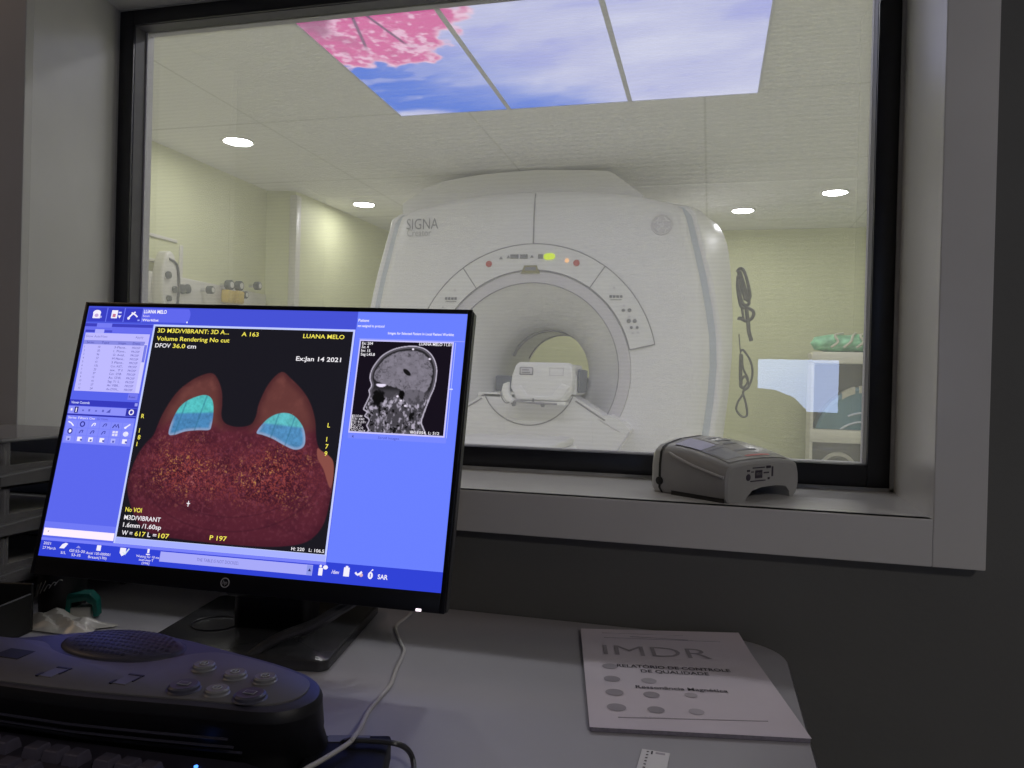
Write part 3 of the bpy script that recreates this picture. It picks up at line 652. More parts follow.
# cables hung on the scanner's right flank
def flank(u, v): return at_y(u, v, 5.28)
cb = tag((lambda k: (k.build('cable_coil')))(None) if False else MB().tube([flank(737, 272), flank(740, 268.5), flank(744, 271), flank(748, 284), flank(750, 296), flank(747, 300), flank(742, 290), flank(738, 276), flank(739, 290), flank(743, 304), flank(749, 303), flank(745, 288), flank(740, 274), flank(737.5, 285), flank(741, 306), flank(748, 308), flank(753.5, 312), flank(752, 318), flank(746, 321), flank(740, 318), flank(738.5, 320)], .011, 'cable_grey', 8, 6).tube([flank(746, 306), flank(748, 322), flank(749, 332), flank(751.5, 341)], .013, 'cable_grey', 8, 5).tube([flank(741, 300), flank(742.5, 312), flank(744, 321)], .008, 'cable_grey', 8, 5).tube([flank(739, 271), flank(742, 282), flank(746, 300)], .016, 'cable_grey', 8, 4).build('hanging_cable'), 'thick grey cable bunched high on the scanner\'s right flank', 'cable', 'cables hung on the scanner flank')
cb2 = tag(MB().tube([flank(740.5, 352), flank(743, 350), flank(750, 360), flank(752.5, 372), flank(750, 384), flank(744, 389), flank(740, 380), flank(741, 362), flank(742, 355), flank(743, 368), flank(748, 380), flank(743, 388), flank(740, 384), flank(745, 376), flank(749, 386), flank(743.5, 391), flank(743, 394), flank(738, 402), flank(736.5, 410), flank(742, 416.5), flank(747, 415), flank(746, 404), flank(743, 394)], .0075, 'cable_grey', 8, 6).tube([flank(741, 354), flank(740.5, 370), flank(741, 384)], .012, 'cable_grey', 8, 4).tube([flank(739, 334), flank(739.5, 342), flank(740.5, 354)], .004, 'cable_grey', 6, 4).build('hanging_cable'), 'thin grey cable looped low on the scanner\'s right flank', 'cable', 'cables hung on the scanner flank')

# ================================================================== SHELF UNIT AND COILS, right back
QY = 6.50
def sx(u, v): p = at_y(u, v, QY); return p.x, p.z
X0 = sx(811, 400)[0]; X1 = X0 + 0.95
z_a, z_b = sx(836, 352)[1], sx(836, 363.5)[1]; z_c, z_d = sx(836, 430)[1], sx(836, 443)[1]
shf = thing('shelf_unit', 'cream shelf unit with thick boards, standing against the back wall', 'shelf unit', ((X0 + X1) / 2, QY, 0))
O = ((X0 + X1) / 2, QY, 0)
for za, zb_ in ((z_a, z_b), (z_c, z_d), (.14, .05)):
    k = MB(O); k.box((X0, QY, zb_), (X1, QY + .30, za), 'shelf_white', .006); k.build('shelf', shf)
for x_ in (X0 + .001, X1 - .021):
    k = MB(O); k.box((x_, QY + .012, 0), (x_ + .02, QY + .30, z_a - .002), 'shelf_white', .002); k.build('side_panel', shf)
k = MB(O); k.box((X0 + .022, QY + .28, .02), (X1 - .022, QY + .298, z_a - .02), 'shelf_side'); k.build('back_panel', shf)
# green wrapped bundle on top
gz = sx(836, 333)[1] - z_a
gb = thing('wrapped_bundle', 'green bundle in clear wrapping on top of the shelf unit', 'bundle', (X0 + .42, QY + .15, z_a))
k = MB(); nx = 26; rings = []
for i in range(nx):
    t = i / (nx - 1); e = math.sin(PI * min(1, max(0, t))) ** .14
    rings.append([(-.42 + .84 * t, (.13 * e) * math.cos(a) * (1 + .10 * math.sin(5 * t * 7 + a * 3)), max(.001, gz * .5 + gz * .5 * e * math.sin(a) * (1 + .08 * math.sin(t * 23 + 2 * a)))) for a in [2 * PI * j / 20 for j in range(20)]])
k.loft(rings, 'green', True, True, True); k.build('cloth', gb, smooth=60)
k = MB()  # pale strands put in for the highlights on the clear wrapping
for i in range(7):
    x_ = -.28 + .093 * i
    k.tube([(x_, -.135, gz * .25), (x_ + .05, -.139, gz * .55), (x_ + .03 + .04 * (i % 2), -.115, gz * .9), (x_ + .1, -.05, gz * 1.03)], .010, 'strap_cream', 6, 4)
k.build('wrap_highlight', gb)
# blue-green curved coil on the middle shelf
def on_shelf(u, v, y): p = at_y(u, v, y); return p
k0 = on_shelf(852, 430, QY + .08)
tc = thing('body_coil', 'teal curved body coil with cream strap on the middle shelf', 'body coil', (k0.x + .06, QY + .15, z_c + .001))
def domepts(x0, x1, zt, n=14, p=2.0): return [(x0 + (x1 - x0) * i / n, zt * math.sqrt(max(0, 1 - abs(2 * i / n - 1) ** p))) for i in range(n + 1)]
hgt = sx(866, 388)[1] - z_c
k = MB(); rings = []
for y_, s_ in ((-.125, .93), (-.11, 1.0), (.10, 1.0), (.12, .95)):
    rings.append([(-.34 * s_ + .68 * s_ * i / 24, y_, .004 + hgt * s_ * math.sin(PI * i / 24) ** .7) for i in range(25)])
k.loft(rings, 'teal_shell', False); k.add([p for p in rings[0]], [list(range(25))], 'teal_shell'); k.add([p for p in rings[-1]], [list(range(25))], 'teal_shell')
k.build('shell', tc, smooth=50)
k = MB()
for a, b in ((.28, .42), (.46, .62)):
    pts = [(-.34 + .68 * t, -.130, .012 + hgt * math.sin(PI * t) ** .7) for t in [a + (b - a) * i / 8 for i in range(9)]]
    k.loft([[(x, y - .004, z - .055) for x, y, z in pts], [(x, y - .004, z - .005) for x, y, z in pts], [(x, y + .05, z + .004) for x, y, z in pts]], 'strap_cream', False)
k.build('strap', tc)
k = MB()
for t0, dz in ((.30, -.20), (.22, -.27)):
    k.tube([(-.34 + .68 * t, -.130, hgt * math.sin(PI * t) ** .7 + dz) for t in (t0 + .05, t0 + .13, t0 + .22, t0 + .30)], .008, 'gantry_blue', 6, 4)
k.build('piping', tc)
# pale ring coil on the lower shelf
rc = at_y(838, 470, QY + .12)
ro = MB((rc.x, QY + .2, .14))
R0 = at_y(859, 470, QY + .12).x - rc.x
z_top = at_y(836, 452, QY + .12).z
ro.tube([(rc.x + R0 * math.cos(t * PI / 24), QY + .14, z_top - R0 * .98 + R0 * .95 * math.sin(t * PI / 24) ) for t in range(48)], .012, 'gas_white', 10, 1, True)
o = ro.build('ring_coil'); o.location = (rc.x, QY + .2, .14)
# let the ring stand on the lowest board
low = min((o.matrix_basis @ v.co).z for v in o.data.vertices); o.location.z -= (low - .141)
for v in o.data.vertices:
    pass
top_now = max((o.matrix_basis @ v.co).z for v in o.data.vertices)
sc_z = (z_top - .141) / (top_now - .141)
for v in o.data.vertices:
    wz = (o.matrix_basis @ v.co).z; v.co.z = .141 + (wz - .141) * sc_z - o.location.z
tag(o, 'pale ring-shaped coil standing on the lower shelf', 'ring coil')

# ================================================================== GAS RAIL on the left wall of the scanner room
WXL = -3.315
def lw(u, v):
    q = ray(u, v); q = q * (WXL / q[0]); return Vector((q[0], q[1], q[2] + EYE))
a, b = lw(150, 281), lw(262, 301)
ra = thing('gas_rail', 'long white wall rail for medical gas outlets on the left wall', 'wall rail', (WXL, 4.6, 1.55))
O = (WXL, 4.6, 1.55)
zt = lw(190, 280.5).z; zb0 = zt - .19
k = MB(O); k.box((WXL - .004, 3.6, zb0), (WXL + .055, 5.16, zt), 'gas_white', .008); k.build('rail_body', ra)
k = MB(O); k.box((WXL + .055, 4.60, zt - .02), (WXL + .062, 4.86, zt - .012), 'white_card'); k.box((WXL + .055, 4.62, zt - .035), (WXL + .062, 4.84, zt - .028), 'white_card'); k.build('rail_label', ra)
k = MB(O)
for u in (174.5, 179.5):
    p = lw(u, 289); k.lathe([(.03, 0), (.03, .012), (.012, .018), (0, .018)], 'gas_dark', 16, Matrix.Translation((WXL + .055, p.y, p.z)) @ Matrix.Rotation(PI / 2, 4, 'Y'))
k.build('outlet', ra)
tk = MB(O)
for z_, y0, y1 in ((lw(152, 237).z, 3.6, 4.20), (lw(152, 262).z, 3.6, 4.10)): tk.box((WXL - .004, y0, z_), (WXL + .018, y1, z_ + .02), 'gas_white', .003)
for u, v in ((178, 245), (172, 262)):
    p = lw(u, v); tk.box((WXL - .004, p.y, zt), (WXL + .018, p.y + .03, p.z), 'gas_white', .003)
tk.build('conduit', ra)
p = lw(153, 284)
cs = thing('suction_case', 'grey rounded wall case beside the window edge, left of the gas gauges', 'wall case', (WXL + .056, p.y, p.z))
k = MB(); pr = [(.085 * math.cos(t) * (1 if abs(math.cos(t)) < .6 else .9), .20 * math.sin(t)) for t in [2 * PI * i / 28 for i in range(28)]]
k.prism(pr, 0, .07, 'gas_white', Matrix.Rotation(PI / 2, 4, 'Z') @ Matrix.Rotation(PI / 2, 4, 'X') if False else Matrix(((0, 0, 1, 0), (1, 0, 0, 0), (0, 1, 0, 0), (0, 0, 0, 1))), .02, 3); k.build('case_body', cs)
k = MB()
for y_, z_, r_ in ((-.03, .05, .022), (.03, -.03, .02), (-.02, -.09, .018)): k.lathe([(r_, .068), (r_, .085), (0, .088)], 'gas_dark', 14, Matrix.Translation((0, y_, z_)) @ Matrix.Rotation(PI / 2, 4, 'Y'))
k.tube([(.072, .06, -.15), (.075, .07, .0), (.072, .05, .12), (.07, -.02, .15)], .008, 'cable_grey', 6, 5); k.build('case_knob', cs)
def gauge(u, v, r_, label, yellow, name='pressure_gauge'):
    p = lw(u, v); t = thing(name, label, 'gas gauge', (WXL + .056, p.y, p.z), group='gauges on the gas rail')
    B = Matrix.Rotation(PI / 2, 4, 'Y')
    k = MB(); k.lathe([(.012, 0), (.012, .05), (.03, .055)], 'chrome', 14, B); k.build('stem', t)
    k = MB(); k.lathe([(r_, .05), (r_, .085), (r_ * .8, .09), (0, .09)], 'gas_dark', 20, B); d_ = k.build('dial', t)
    k = MB(); k.lathe([(r_ * .62, .0905), (0, .0925)], 'gas_white', 20, B); k.build('dial_face', d_)
    if yellow:
        k = MB(); k.box((.03, -.04, -.125), (.09, .04, -.035), 'gas_yellow', .012); k.build('regulator_body', t)
        k = MB(); k.lathe([(.028, -.20), (.03, -.13), (.018, -.12)], 'white_plastic', 16, Matrix.Translation((.06, 0, -.02))); k.build('flask', t)
gauge(213.5, 285, .034, 'round dark gas gauge with yellow body, left one of the pair', True)
gauge(223.5, 286, .034, 'round dark gas gauge with yellow body, right one of the pair', True)
gauge(242.5, 286, .030, 'small dark gauge set apart nearest the wall step', False)
gauge(194, 290, .026, 'small grey gauge left of the yellow gauge pair', False)
gauge(229, 295, .026, 'small dark valve low between the yellow gauges and the end gauge', False, 'gas_valve')

# ================================================================== DESK
dk = thing('desk', 'pale grey laminate desk with rounded corner under the window', 'desk', (-.5, .7, 0)); O = (-.5, .7, 0)
DX = 0.1015
cr_ = .075
top = [(-1.9, .18), (DX, .18)] + [(DX - cr_ + cr_ * math.cos(t), WY - .004 - cr_ + cr_ * math.sin(t)) for t in [PI / 2 * i / 12 for i in range(13)]] + [(-1.9, WY - .004)]
k = MB(O); k.prism(top, DESK - .028, DESK, 'desk', None, .0022, 2); k.build('worktop', dk)
k = MB(O); outer = top[1:-1]; e_ = [(x + .0012 * 1, y) for x, y in outer]
k.loft([[(x, y, DESK - .027) for x, y in e_], [(x, y, DESK - .003) for x, y in e_]], 'desk_edge', False); k.build('edge_band', dk)
k = MB(O); k.box((DX - .10, .26, 0), (DX - .075, WY - .12, DESK - .028), 'desk', .002); k.build('leg_panel', dk)
k = MB(O); k.box((-1.85, .26, 0), (-1.825, WY - .12, DESK - .028), 'desk', .002); k.build('leg_panel', dk)

# ================================================================== MONITOR
ex = Vector((.99822791, .05822426, -.01228737)).normalized(); ed = Vector((-.00273357, -.22210733, -.97501839)); ed = (ed - ex * ed.dot(ex)).normalized()
nrm = ex.cross(-ed).normalized()      # towards the viewer
TLp = Vector((-.79991125, .84811281, .08509233 + EYE))
SM = Matrix(((ex.x, ed.x, nrm.x, TLp.x), (ex.y, ed.y, nrm.y, TLp.y), (ex.z, ed.z, nrm.z, TLp.z), (0, 0, 0, 1))) @ Matrix.Scale(.001 * .518 / .5184, 4)
BASE = Vector((-.555, .925, DESK))
mo = thing('monitor', 'black widescreen monitor showing a blue scan workstation screen', 'monitor', BASE); O = tuple(BASE)
W_, H_ = 518.4, 324.0
k = MB(O); k.box((-5.5, -5.5, -16), (W_ + 6.5, H_ + 22, -1.2), 'mon_black', 3.0, 3, SM)
k.box((60, 40, -42), (W_ - 60, H_ - 10, -14), 'mon_black', 12, 3, SM); k.build('back_shell', mo)
k = MB(O)
for lo, hi in (((-5.5, -5.5, -1.2), (0, H_ + 22, 1.2)), ((W_, -5.5, -1.2), (W_ + 6, H_ + 22, 1.2)), ((0, -5.5, -1.2), (W_, 0, 1.2)), ((0, H_, -1.2), (W_, H_ + 22, 1.2))): k.box(lo, hi, 'mon_black', .6, 2, SM)
bez = k.build('bezel', mo)
k = MB(O); k.box((W_ + 6.2, -3, -14), (W_ + 7.4, H_ + 18, -2), 'mon_grey', .4, 1, SM); k.build('side_rail', mo)
k = MB(O); lc = (257.5, 335)
T = SM
k.tube([(lc[0] + 5.2 * math.cos(t * PI / 12), lc[1] + 5.2 * math.sin(t * PI / 12), 1.5) for t in range(24)], .55, 'logo', 6, 1, True, SM)
Tt = SM @ Matrix.Translation((lc[0], lc[1], 1.7)) @ Matrix.Scale(-1, 4, (0, 1, 0)) @ Matrix(((1, .25, 0, 0), (0, 1, 0, 0), (0, 0, 1, 0), (0, 0, 0, 1)))
k.text('hp', 0, -1.7, 4.3, 'logo', Tt, align='CENTER'); k.build('badge', bez)
k = MB(O); k.box((491.5, H_ + 18.6, .4), (498, H_ + 21.6, 1.8), emat('power_light_white', (255, 238, 250), 1.6), .5, 2, SM); k.build('power_light', bez)

# --- the display
E_ = {}
def em(c):
    if c not in E_: E_[c] = emat('display_%02x%02x%02x' % c, c, 1.0)
    return E_[c]
BG, BG2, DARK, MID, PALE, LILAC = (106, 128, 255), (92, 104, 238), (54, 58, 190), (74, 84, 214), (150, 156, 255), (190, 186, 255)
k = MB(O)
R = lambda x0, y0, x1, y1, c, z=.10: k.rect(x0, y0, x1, y1, z, em(c), SM)
SMT = lambda x, y, z=.5: SM @ Matrix.Translation((x, y, z)) @ Matrix.Scale(-1, 4, (0, 1, 0))
def TX(body, x, y, h, c, width=None, align='LEFT', bold=.0, z=.5): k.text(body, 0, 0, h, em(c), SMT(x, y, z), width=width, align=align, bold=bold)
# base fields
R(0, 0, W_, H_, BG2, 0.0)
R(379.3, 0, W_, 301.5, BG, .05); R(0, 0, 379.3, 22.5, (70, 82, 214), .05)
R(0, 301.5, W_, H_, (48, 66, 214), .05); R(0, 301.5, 379, 305, (120, 128, 250), .06)
k.build('screen', mo, smooth=0, recalc=False)
screen = bpy.data.objects['screen']
# top bar with three tool icons and the patient tab
k = MB(O)
for x0, x1 in ((1, 28), (30, 54), (56, 81)): R(x0, 2.2, x1, 20.5, (56, 62, 196))
for x in (29, 55, 81.8): R(x - .5, 1.5, x + .3, 21, (120, 130, 250), .12)
R(82.5, 1.5, 148, 20, (96, 104, 238)); k.disc((146, 10.7, .1), 5, 9.3, em((96, 104, 238)), 24, SM); R(147, 18.2, 149, 20.2, (235, 238, 255), .2)
WHT = (244, 240, 255)
k.disc((14, 9, .2), 6, 4, em(WHT), 18, SM); R(8.5, 8, 19.5, 16.5, WHT, .2); k.disc((14, 12.5, .3), 3, 2.4, em((196, 170, 220)), 14, SM); R(19, 13, 22, 16, (170, 170, 235), .2)
R(36, 5, 45, 16, WHT, .2); R(38, 10, 42.5, 14.5, (196, 120, 150), .3); R(46, 7, 50.5, 9, (200, 205, 255), .2); k.poly([(46, 12), (51, 12), (48.5, 16)], .2, em(WHT), SM)
k.tube([(62, 15.5, .3), (66, 11, .3), (71, 7, .3)], 1.0, em(WHT), 5, 1, False, SM); k.tube([(66, 8, .3), (72, 11, .3), (75, 13.5, .3)], 1.0, em(WHT), 5, 1, False, SM); k.disc((62.5, 15.5, .35), 2, 2, em(WHT), 12, SM); R(76, 17, 79, 19, (150, 160, 255), .2)
TX('LUANA MELO', 83.5, 8.2, 4.6, (255, 252, 255), 33, bold=.02); TX('Scan', 83, 13.2, 2.9, (235, 225, 255), 9.5); TX('Worklist', 83, 19, 3.2, (240, 235, 255), 24, bold=.02)
k.build('toolbar', screen, smooth=0, recalc=False)
# left column: list panel, tool grid, status field
k = MB(O)
R(0, 23.6, 100, 27.8, (62, 64, 190)); R(17.5, 23, 40, 29, (118, 124, 245), .12); R(0, 27.8, 100, 35.5, (104, 110, 240))
R(2, 32.5, 16, 35.5, (66, 70, 196), .12); R(16.5, 31.5, 30, 37, (176, 176, 255), .14); R(30.5, 32.5, 42, 35.5, (74, 78, 205), .12)
R(3, 36.5, 98, 114.7, LILAC); R(3, 46.5, 93, 52, (136, 138, 226), .14); R(92.2, 50, 97.5, 114, (206, 204, 255), .14); R(93, 51, 97, 74, (120, 124, 232), .18)
R(3, 110, 3.4, 114.7, LILAC)
TX('Show AutoView', 5, 42.8, 3.2, (120, 118, 200), 32); TX('Apply', 78, 42.5, 3.0, (120, 118, 200), 12)
for x, s in ((8, 'Series'), (30, 'Type'), (55, 'Images'), (76, 'Desc')): TX(s, x, 50.8, 2.8, (70, 72, 170), 11)
rows = ['10', '50', '96', '37', '41', '176', '20', '37', '13', '41', '27', '24']
for i in range(12):
    y = 56.8 + i * 5.05
    TX(str(i + 1), 5.5 + (0.3 * i), y, 2.6, (96, 92, 170)); TX(rows[i], 26, y, 2.8, (80, 76, 160)); TX(('3-Plane..', '1. Plane..', 'O. Axial..', 'M Plane..', '3 Plane..', 'Cor. AXT..', 'ax. T1', 'Cor. STIR', 'Ax. STIR', 'Sag. T1 S..', 'Ax VIBR..', 'Ax DYN...')[i], 50, y, 2.9, (84, 80, 164), 18); TX('PROSP', 76, y, 2.8, (92, 88, 176), 12)
R(0, 114.7, 100, 126, (88, 100, 236)); R(83, 115.5, 97, 123.5, (118, 122, 240), .14); TX('Reset', 85, 121.2, 2.8, (58, 60, 160), 9)
k.build('list_panel', screen, smooth=0, recalc=False); k = MB(O)
R(0, 126.3, 100, 134.2, DARK); TX('Viewer Controls', 3, 131.6, 3.2, (205, 210, 255), 27, bold=.02); R(95, 127.5, 99, 131.5, (150, 156, 240), .14)
R(1, 134.8, 100, 144.6, (142, 146, 250)); R(84.5, 134.8, 100, 144.4, (48, 50, 168), .14); k.tube([(92.3 + 3 * math.cos(t * PI / 8), 139.5 + 3 * math.sin(t * PI / 8), .3) for t in range(16)], .7, em(WHT), 5, 1, True, SM)
R(9.5, 135.6, 15, 143.6, (40, 40, 130), .14); R(11.5, 137, 13, 142.5, WHT, .2)
for i, x in enumerate((4, 21, 30, 40, 50)): R(x, 138 + (i % 2), x + 2.6, 141, (96, 100, 200) if i else WHT, .2)
k.poly([(56, 141.5), (62, 136.5), (62, 141.5)], .2, em((84, 88, 190)), SM)
R(0, 145, 100, 147, (48, 50, 170)); R(1, 147, 99, 183, (122, 130, 250)); TX('Series', 3, 151.4, 3.0, WHT, 12); TX('Filters', 18, 151.4, 3.0, WHT, 14); TX('Cine', 34, 151.4, 3, WHT, 8); TX('3D Views', 45, 151.4, 3, (90, 94, 190), 16)
for r_ in range(3):
    for c in range(6):
        x, y = 4 + c * 16.2, 154 + r_ * 9.7
        R(x - 1.5, y - .6, x + 13.6, y + 8.2, (132, 140, 252), .12)
        if (r_, c) in ((0, 1), (1, 0)):
            k.tube([(x + 5.5 + 3 * math.cos(t * PI / 8), y + 3.8 + 3 * math.sin(t * PI / 8), .3) for t in range(16)], .8, em((48, 48, 150)), 5, 1, True, SM)
            if r_: k.disc((x + 6.2, y + 3.8, .35), 2.2, 3, em(WHT), 12, SM)
        elif r_ == 0 and c == 0: k.tube([(x + 1, y + 1.5, .3), (x + 5, y + 3, .3), (x + 9, y + 6.5, .3)], .9, em(WHT), 5, 3, False, SM)
        elif r_ == 0 and c == 4: k.tube([(x + 1, y + 6.5, .3), (x + 4, y + 2, .3), (x + 6, y + 5.5, .3), (x + 8, y + 1.5, .3), (x + 10, y + 6.5, .3)], .7, em((56, 56, 150)), 5, 1, False, SM)
        elif r_ == 0 and c == 5: k.tube([(x + 2, y + 6, .3), (x + 5, y + 4, .3), (x + 9, y + 1, .3)], .8, em(WHT), 5, 1, False, SM); k.disc((x + 3, y + 5.5, .35), 1.8, 1.4, em(WHT), 10, SM)
        elif r_ == 1 and c == 4:
            for a in (0, 1):
                for b in (0, 1): R(x + 2 + a * 4.2, y + .6 + b * 3.6, x + 5.4 + a * 4.2, y + 3.5 + b * 3.6, (226, 222, 250), .2)
        elif r_ == 1 and c == 5: k.disc((x + 5, y + 3.8, .3), 4, 3.2, em((226, 226, 255)), 14, SM); k.disc((x + 6.5, y + 2.6, .35), 1.6, 1.3, em(WHT), 10, SM)
        elif r_ == 2: R(x + 1.8, y + .8, x + 8.2, y + 6.4, WHT if c not in (0, 4) else (176, 180, 255), .2); R(x + 4 + (c % 2) * 2, y + 3.2, x + 7 + (c % 2) * 2, y + 5.8, (92, 96, 190), .25)
        else: k.tube([(x + 3, y + 6, .3), (x + 5, y + 2.5, .3), (x + 8, y + 2, .3), (x + 7, y + 5, .3)], .6, em((70, 74, 176) if c != 2 or r_ else WHT), 5, 2, False, SM)
k.build('tool_grid', screen, smooth=0, recalc=False); k = MB(O)
R(0, 282, 101, 289.5, (112, 122, 246)); R(1, 289.8, 100.3, 299, (255, 240, 255), .14); TX('x', 7, 295, 3, (120, 110, 150))
k.build('status_field', screen, smooth=0, recalc=False)
# big volume-rendering window
k = MB(O)
VX0, VY0, VX1, VY1 = 103.6, 25.6, 376.0, 293.5
R(101, 23, 378.4, 301.3, (196, 206, 255), .12); R(103, 294.2, 377.6, 301.0, (168, 178, 255), .14)
torso = smoothpoly([(106, 215), (112, 192), (121, 176), (129, 166), (136, 140), (150, 112), (168, 95), (184, 86.5), (196, 84.6), (205, 92), (213, 107), (216.5, 124), (218, 138), (225, 147), (241, 150.5), (258, 147), (263.5, 136), (265, 120), (274, 95), (289, 79.3), (304, 88), (320, 101), (333, 117), (342, 137), (347, 160), (353, 172), (364, 178), (372, 186), (375, 205), (374, 235), (369, 262), (352, 281), (320, 289), (280, 291.5), (230, 291.5), (180, 290), (150, 287), (128, 274), (112, 250), (105.5, 232)], 4)
armp = smoothpoly([(349, 171), (358, 174), (373, 186), (374.5, 214), (370, 216), (360, 196), (351, 184)], 4)
imp_l = smoothpoly([(149.5, 164), (151, 148), (157, 132), (166, 122), (180, 115), (193, 112.8), (202, 119), (206, 133), (206.5, 150), (204, 156.5), (190, 157.5), (172, 160), (158, 165)], 5)
imp_r = smoothpoly([(268, 157), (272, 148), (282, 137), (295, 131), (308, 131), (319, 137), (329, 149), (333, 164), (330, 172), (320, 174.6), (306, 170), (290, 163), (276, 159)], 5)
def vol(X, Y):
    base = np.ones(X.shape + (3,)) * lin((25, 24, 32))
    n1 = fbm(X * .10, Y * .10, 3, 4); n2 = fbm(X * .33, Y * .33, 9, 3); n3 = vnoise(X * .85, Y * .85, 31); n4 = fbm(X * .03, Y * .06, 61, 3)
    s = np.where(inpoly(X, Y, torso), 1, -1) * distpoly(X, Y, torso); ins = sstep(-.4, 1.2, s)
    skin = lin((106, 60, 58)); flesh = lin((96, 40, 54)); deep = lin((66, 26, 42))
    c = np.ones(X.shape + (3,)) * flesh
    c = mixc(c, skin, sstep(160, 138, Y + (n1 - .5) * 18))
    c = mixc(c, lin((138, 82, 76)), sstep(155, 95, Y) * sstep(.35, .8, n1) * .45)
    c = mixc(c, deep, sstep(.45, .7, n4) * sstep(140, 165, Y) * .6)
    c = mixc(c, lin((126, 62, 78)), sstep(.52, .78, n2) * sstep(145, 165, Y) * .55)
    c = mixc(c, deep * .7, sstep(12, 0, s) * .55); c = mixc(c, lin((82, 30, 46)), sstep(215, 285, Y) * .5)
    # speckled glandular field
    g1 = np.exp(-(((X - 178) / 46) ** 2 + ((Y - 205) / 30) ** 2)); g2 = np.exp(-(((X - 300) / 44) ** 2 + ((Y - 205) / 32) ** 2)); g3 = np.exp(-(((X - 240) / 60) ** 2 + ((Y - 222) / 18) ** 2)) * .45
    g = np.clip(g1 + g2 + g3, 0, 1)
    spk = sstep(.62, .84, n3 * .6 + n2 * .4) * g * .85
    c = mixc(c, lin((164, 74, 66)), sstep(.46, .70, n3) * g * .7); c = mixc(c, lin((190, 130, 130)), sstep(.70, .86, n3 * .5 + n1 * .5) * g * .6); c = mixc(c, lin((206, 160, 84)), spk * sstep(.45, .62, fbm(X * .055 + 5, Y * .06, 88, 3)) * .95)
    c = mixc(c, lin((44, 14, 28)), sstep(.42, .28, n2) * g * .7)
    # ribs / chest arc lines
    for cx, cy, rx, ry in ((240, 205, 118, 72), (240, 200, 104, 60)):
        e_ = np.abs(np.sqrt(((X - cx) / rx) ** 2 + ((Y - cy) / ry) ** 2) - 1); c = mixc(c, deep * .8, sstep(.02, .0, e_) * sstep(200, 225, Y) * .45)
    sa = np.where(inpoly(X, Y, armp), 1, -1) * distpoly(X, Y, armp); c = mixc(c, lin((146, 84, 76)), sstep(0, 1.5, sa))
    for P_, (tc0, tc1), mid, rim in ((imp_l, (lin((96, 214, 216)), lin((84, 150, 206))), 136, 8), (imp_r, (lin((106, 208, 216)), lin((92, 158, 212))), 138, 5)):
        si = np.where(inpoly(X, Y, P_), 1, -1) * distpoly(X, Y, P_); t_ = sstep(-.3, .8, si)
        slope = Y - .13 * (X - 180) * (-1 if P_ is imp_l else 1) * .5
        cc = mixc(tc0[None, None] * np.ones(X.shape + (1,)), tc1, sstep(mid - 2, mid + 2, slope))
        cc = cc * (0.55 + .5 * n2 + .12 * n3)[..., None]
        cc = mixc(cc, lin((176, 190, 222)), sstep(5, 0, si) * sstep(mid + 4, mid + 16, Y) * .7)
        for lx in ((163, 188) if P_ is imp_l else (292, 314)):
            cc = mixc(cc, lin((54, 118, 150)), sstep(1.6, .3, np.abs(X - lx - (Y - 140) * (-.22))) * .55)
        c = mixc(c, cc, t_)
    out = mixc(base, c * .86, ins)
    for P_ in (imp_l, imp_r): pass
    return out
k.build('scan_window', screen, smooth=0, recalc=False)
scanwin = bpy.data.objects['scan_window']
k = MB(O); cols = picture(k, VX0, VY0, VX1, VY1, 380, 374, .2, vol, 'picture', SM); k.build('volume_image', screen, smooth=0, recalc=False, colors=cols)
k = MB(O); YEL, WH2 = (250, 236, 92), (244, 240, 246)
TX('3D M3D/VIBRANT: 3D A...', 108.5, 33.6, 5.4, YEL, 101, bold=.012); TX('Volume Rendering No cut', 109, 44.2, 5.4, YEL, 103, bold=.012)
TX('DFOV', 108.7, 53.5, 5.4, WH2, 22, bold=.012); TX('36.0', 134, 53.5, 5.4, YEL, 17.5, bold=.012); TX('cm', 154.5, 53.5, 5.4, WH2, 12.5, bold=.012)
k.build('title_text', screen, smooth=0, recalc=False); k = MB(O)
TX('A 163', 227.6, 35.3, 5.2, YEL, 23.2, bold=.012); k.build('anterior_mark', screen, smooth=0, recalc=False); k = MB(O)
TX('LUANA MELO', 311.2, 35.5, 5.2, YEL, 54.3, bold=.012); k.build('patient_text', screen, smooth=0, recalc=False); k = MB(O)
TX('Ex:Jan 14 2021', 306, 64.6, 5.4, WH2, 59, bold=.014)
k.build('date_text', screen, smooth=0, recalc=False); k = MB(O)
TX('R', 107.5, 146, 5.2, YEL, bold=.012)
for i, ch in enumerate('181'): TX(ch, 108, 164.5 + i * 8.6, 5.4, YEL, bold=.012)
k.build('right_side_mark', screen, smooth=0, recalc=False); k = MB(O)
TX('L', 358.8, 145.5, 5.2, YEL, bold=.012)
for i, ch in enumerate('179'): TX(ch, 359.5, 162.5 + i * 8.6, 5.4, YEL, bold=.012)
k.build('left_side_mark', screen, smooth=0, recalc=False); k = MB(O)
TX('No VOI', 109.4, 262.5, 5.3, YEL, 22.5, bold=.012); TX('M3D/VIBRANT', 109.6, 272, 5.3, WH2, 50, bold=.012); TX('1.6mm /1.60sp', 110, 281, 5.3, WH2, 52, bold=.012)
TX('W =', 110.2, 290.6, 5.3, WH2, 14.5, bold=.012); TX('617', 128, 290.6, 5.3, YEL, 14.5, bold=.012); TX('L =', 145.4, 290.6, 5.3, WH2, 12, bold=.012); TX('107', 160.2, 290.6, 5.3, YEL, 14.5, bold=.012)
k.build('window_level_text', screen, smooth=0, recalc=False); k = MB(O)
TX('P 197', 228.2, 287.8, 5.3, YEL, 22.2, bold=.012); k.build('posterior_mark', screen, smooth=0, recalc=False); k = MB(O)
TX('H: 220   L: 106.5', 334, 291.6, 3.6, WH2, 41, bold=.012)
k.build('height_text', screen, smooth=0, recalc=False); k = MB(O)
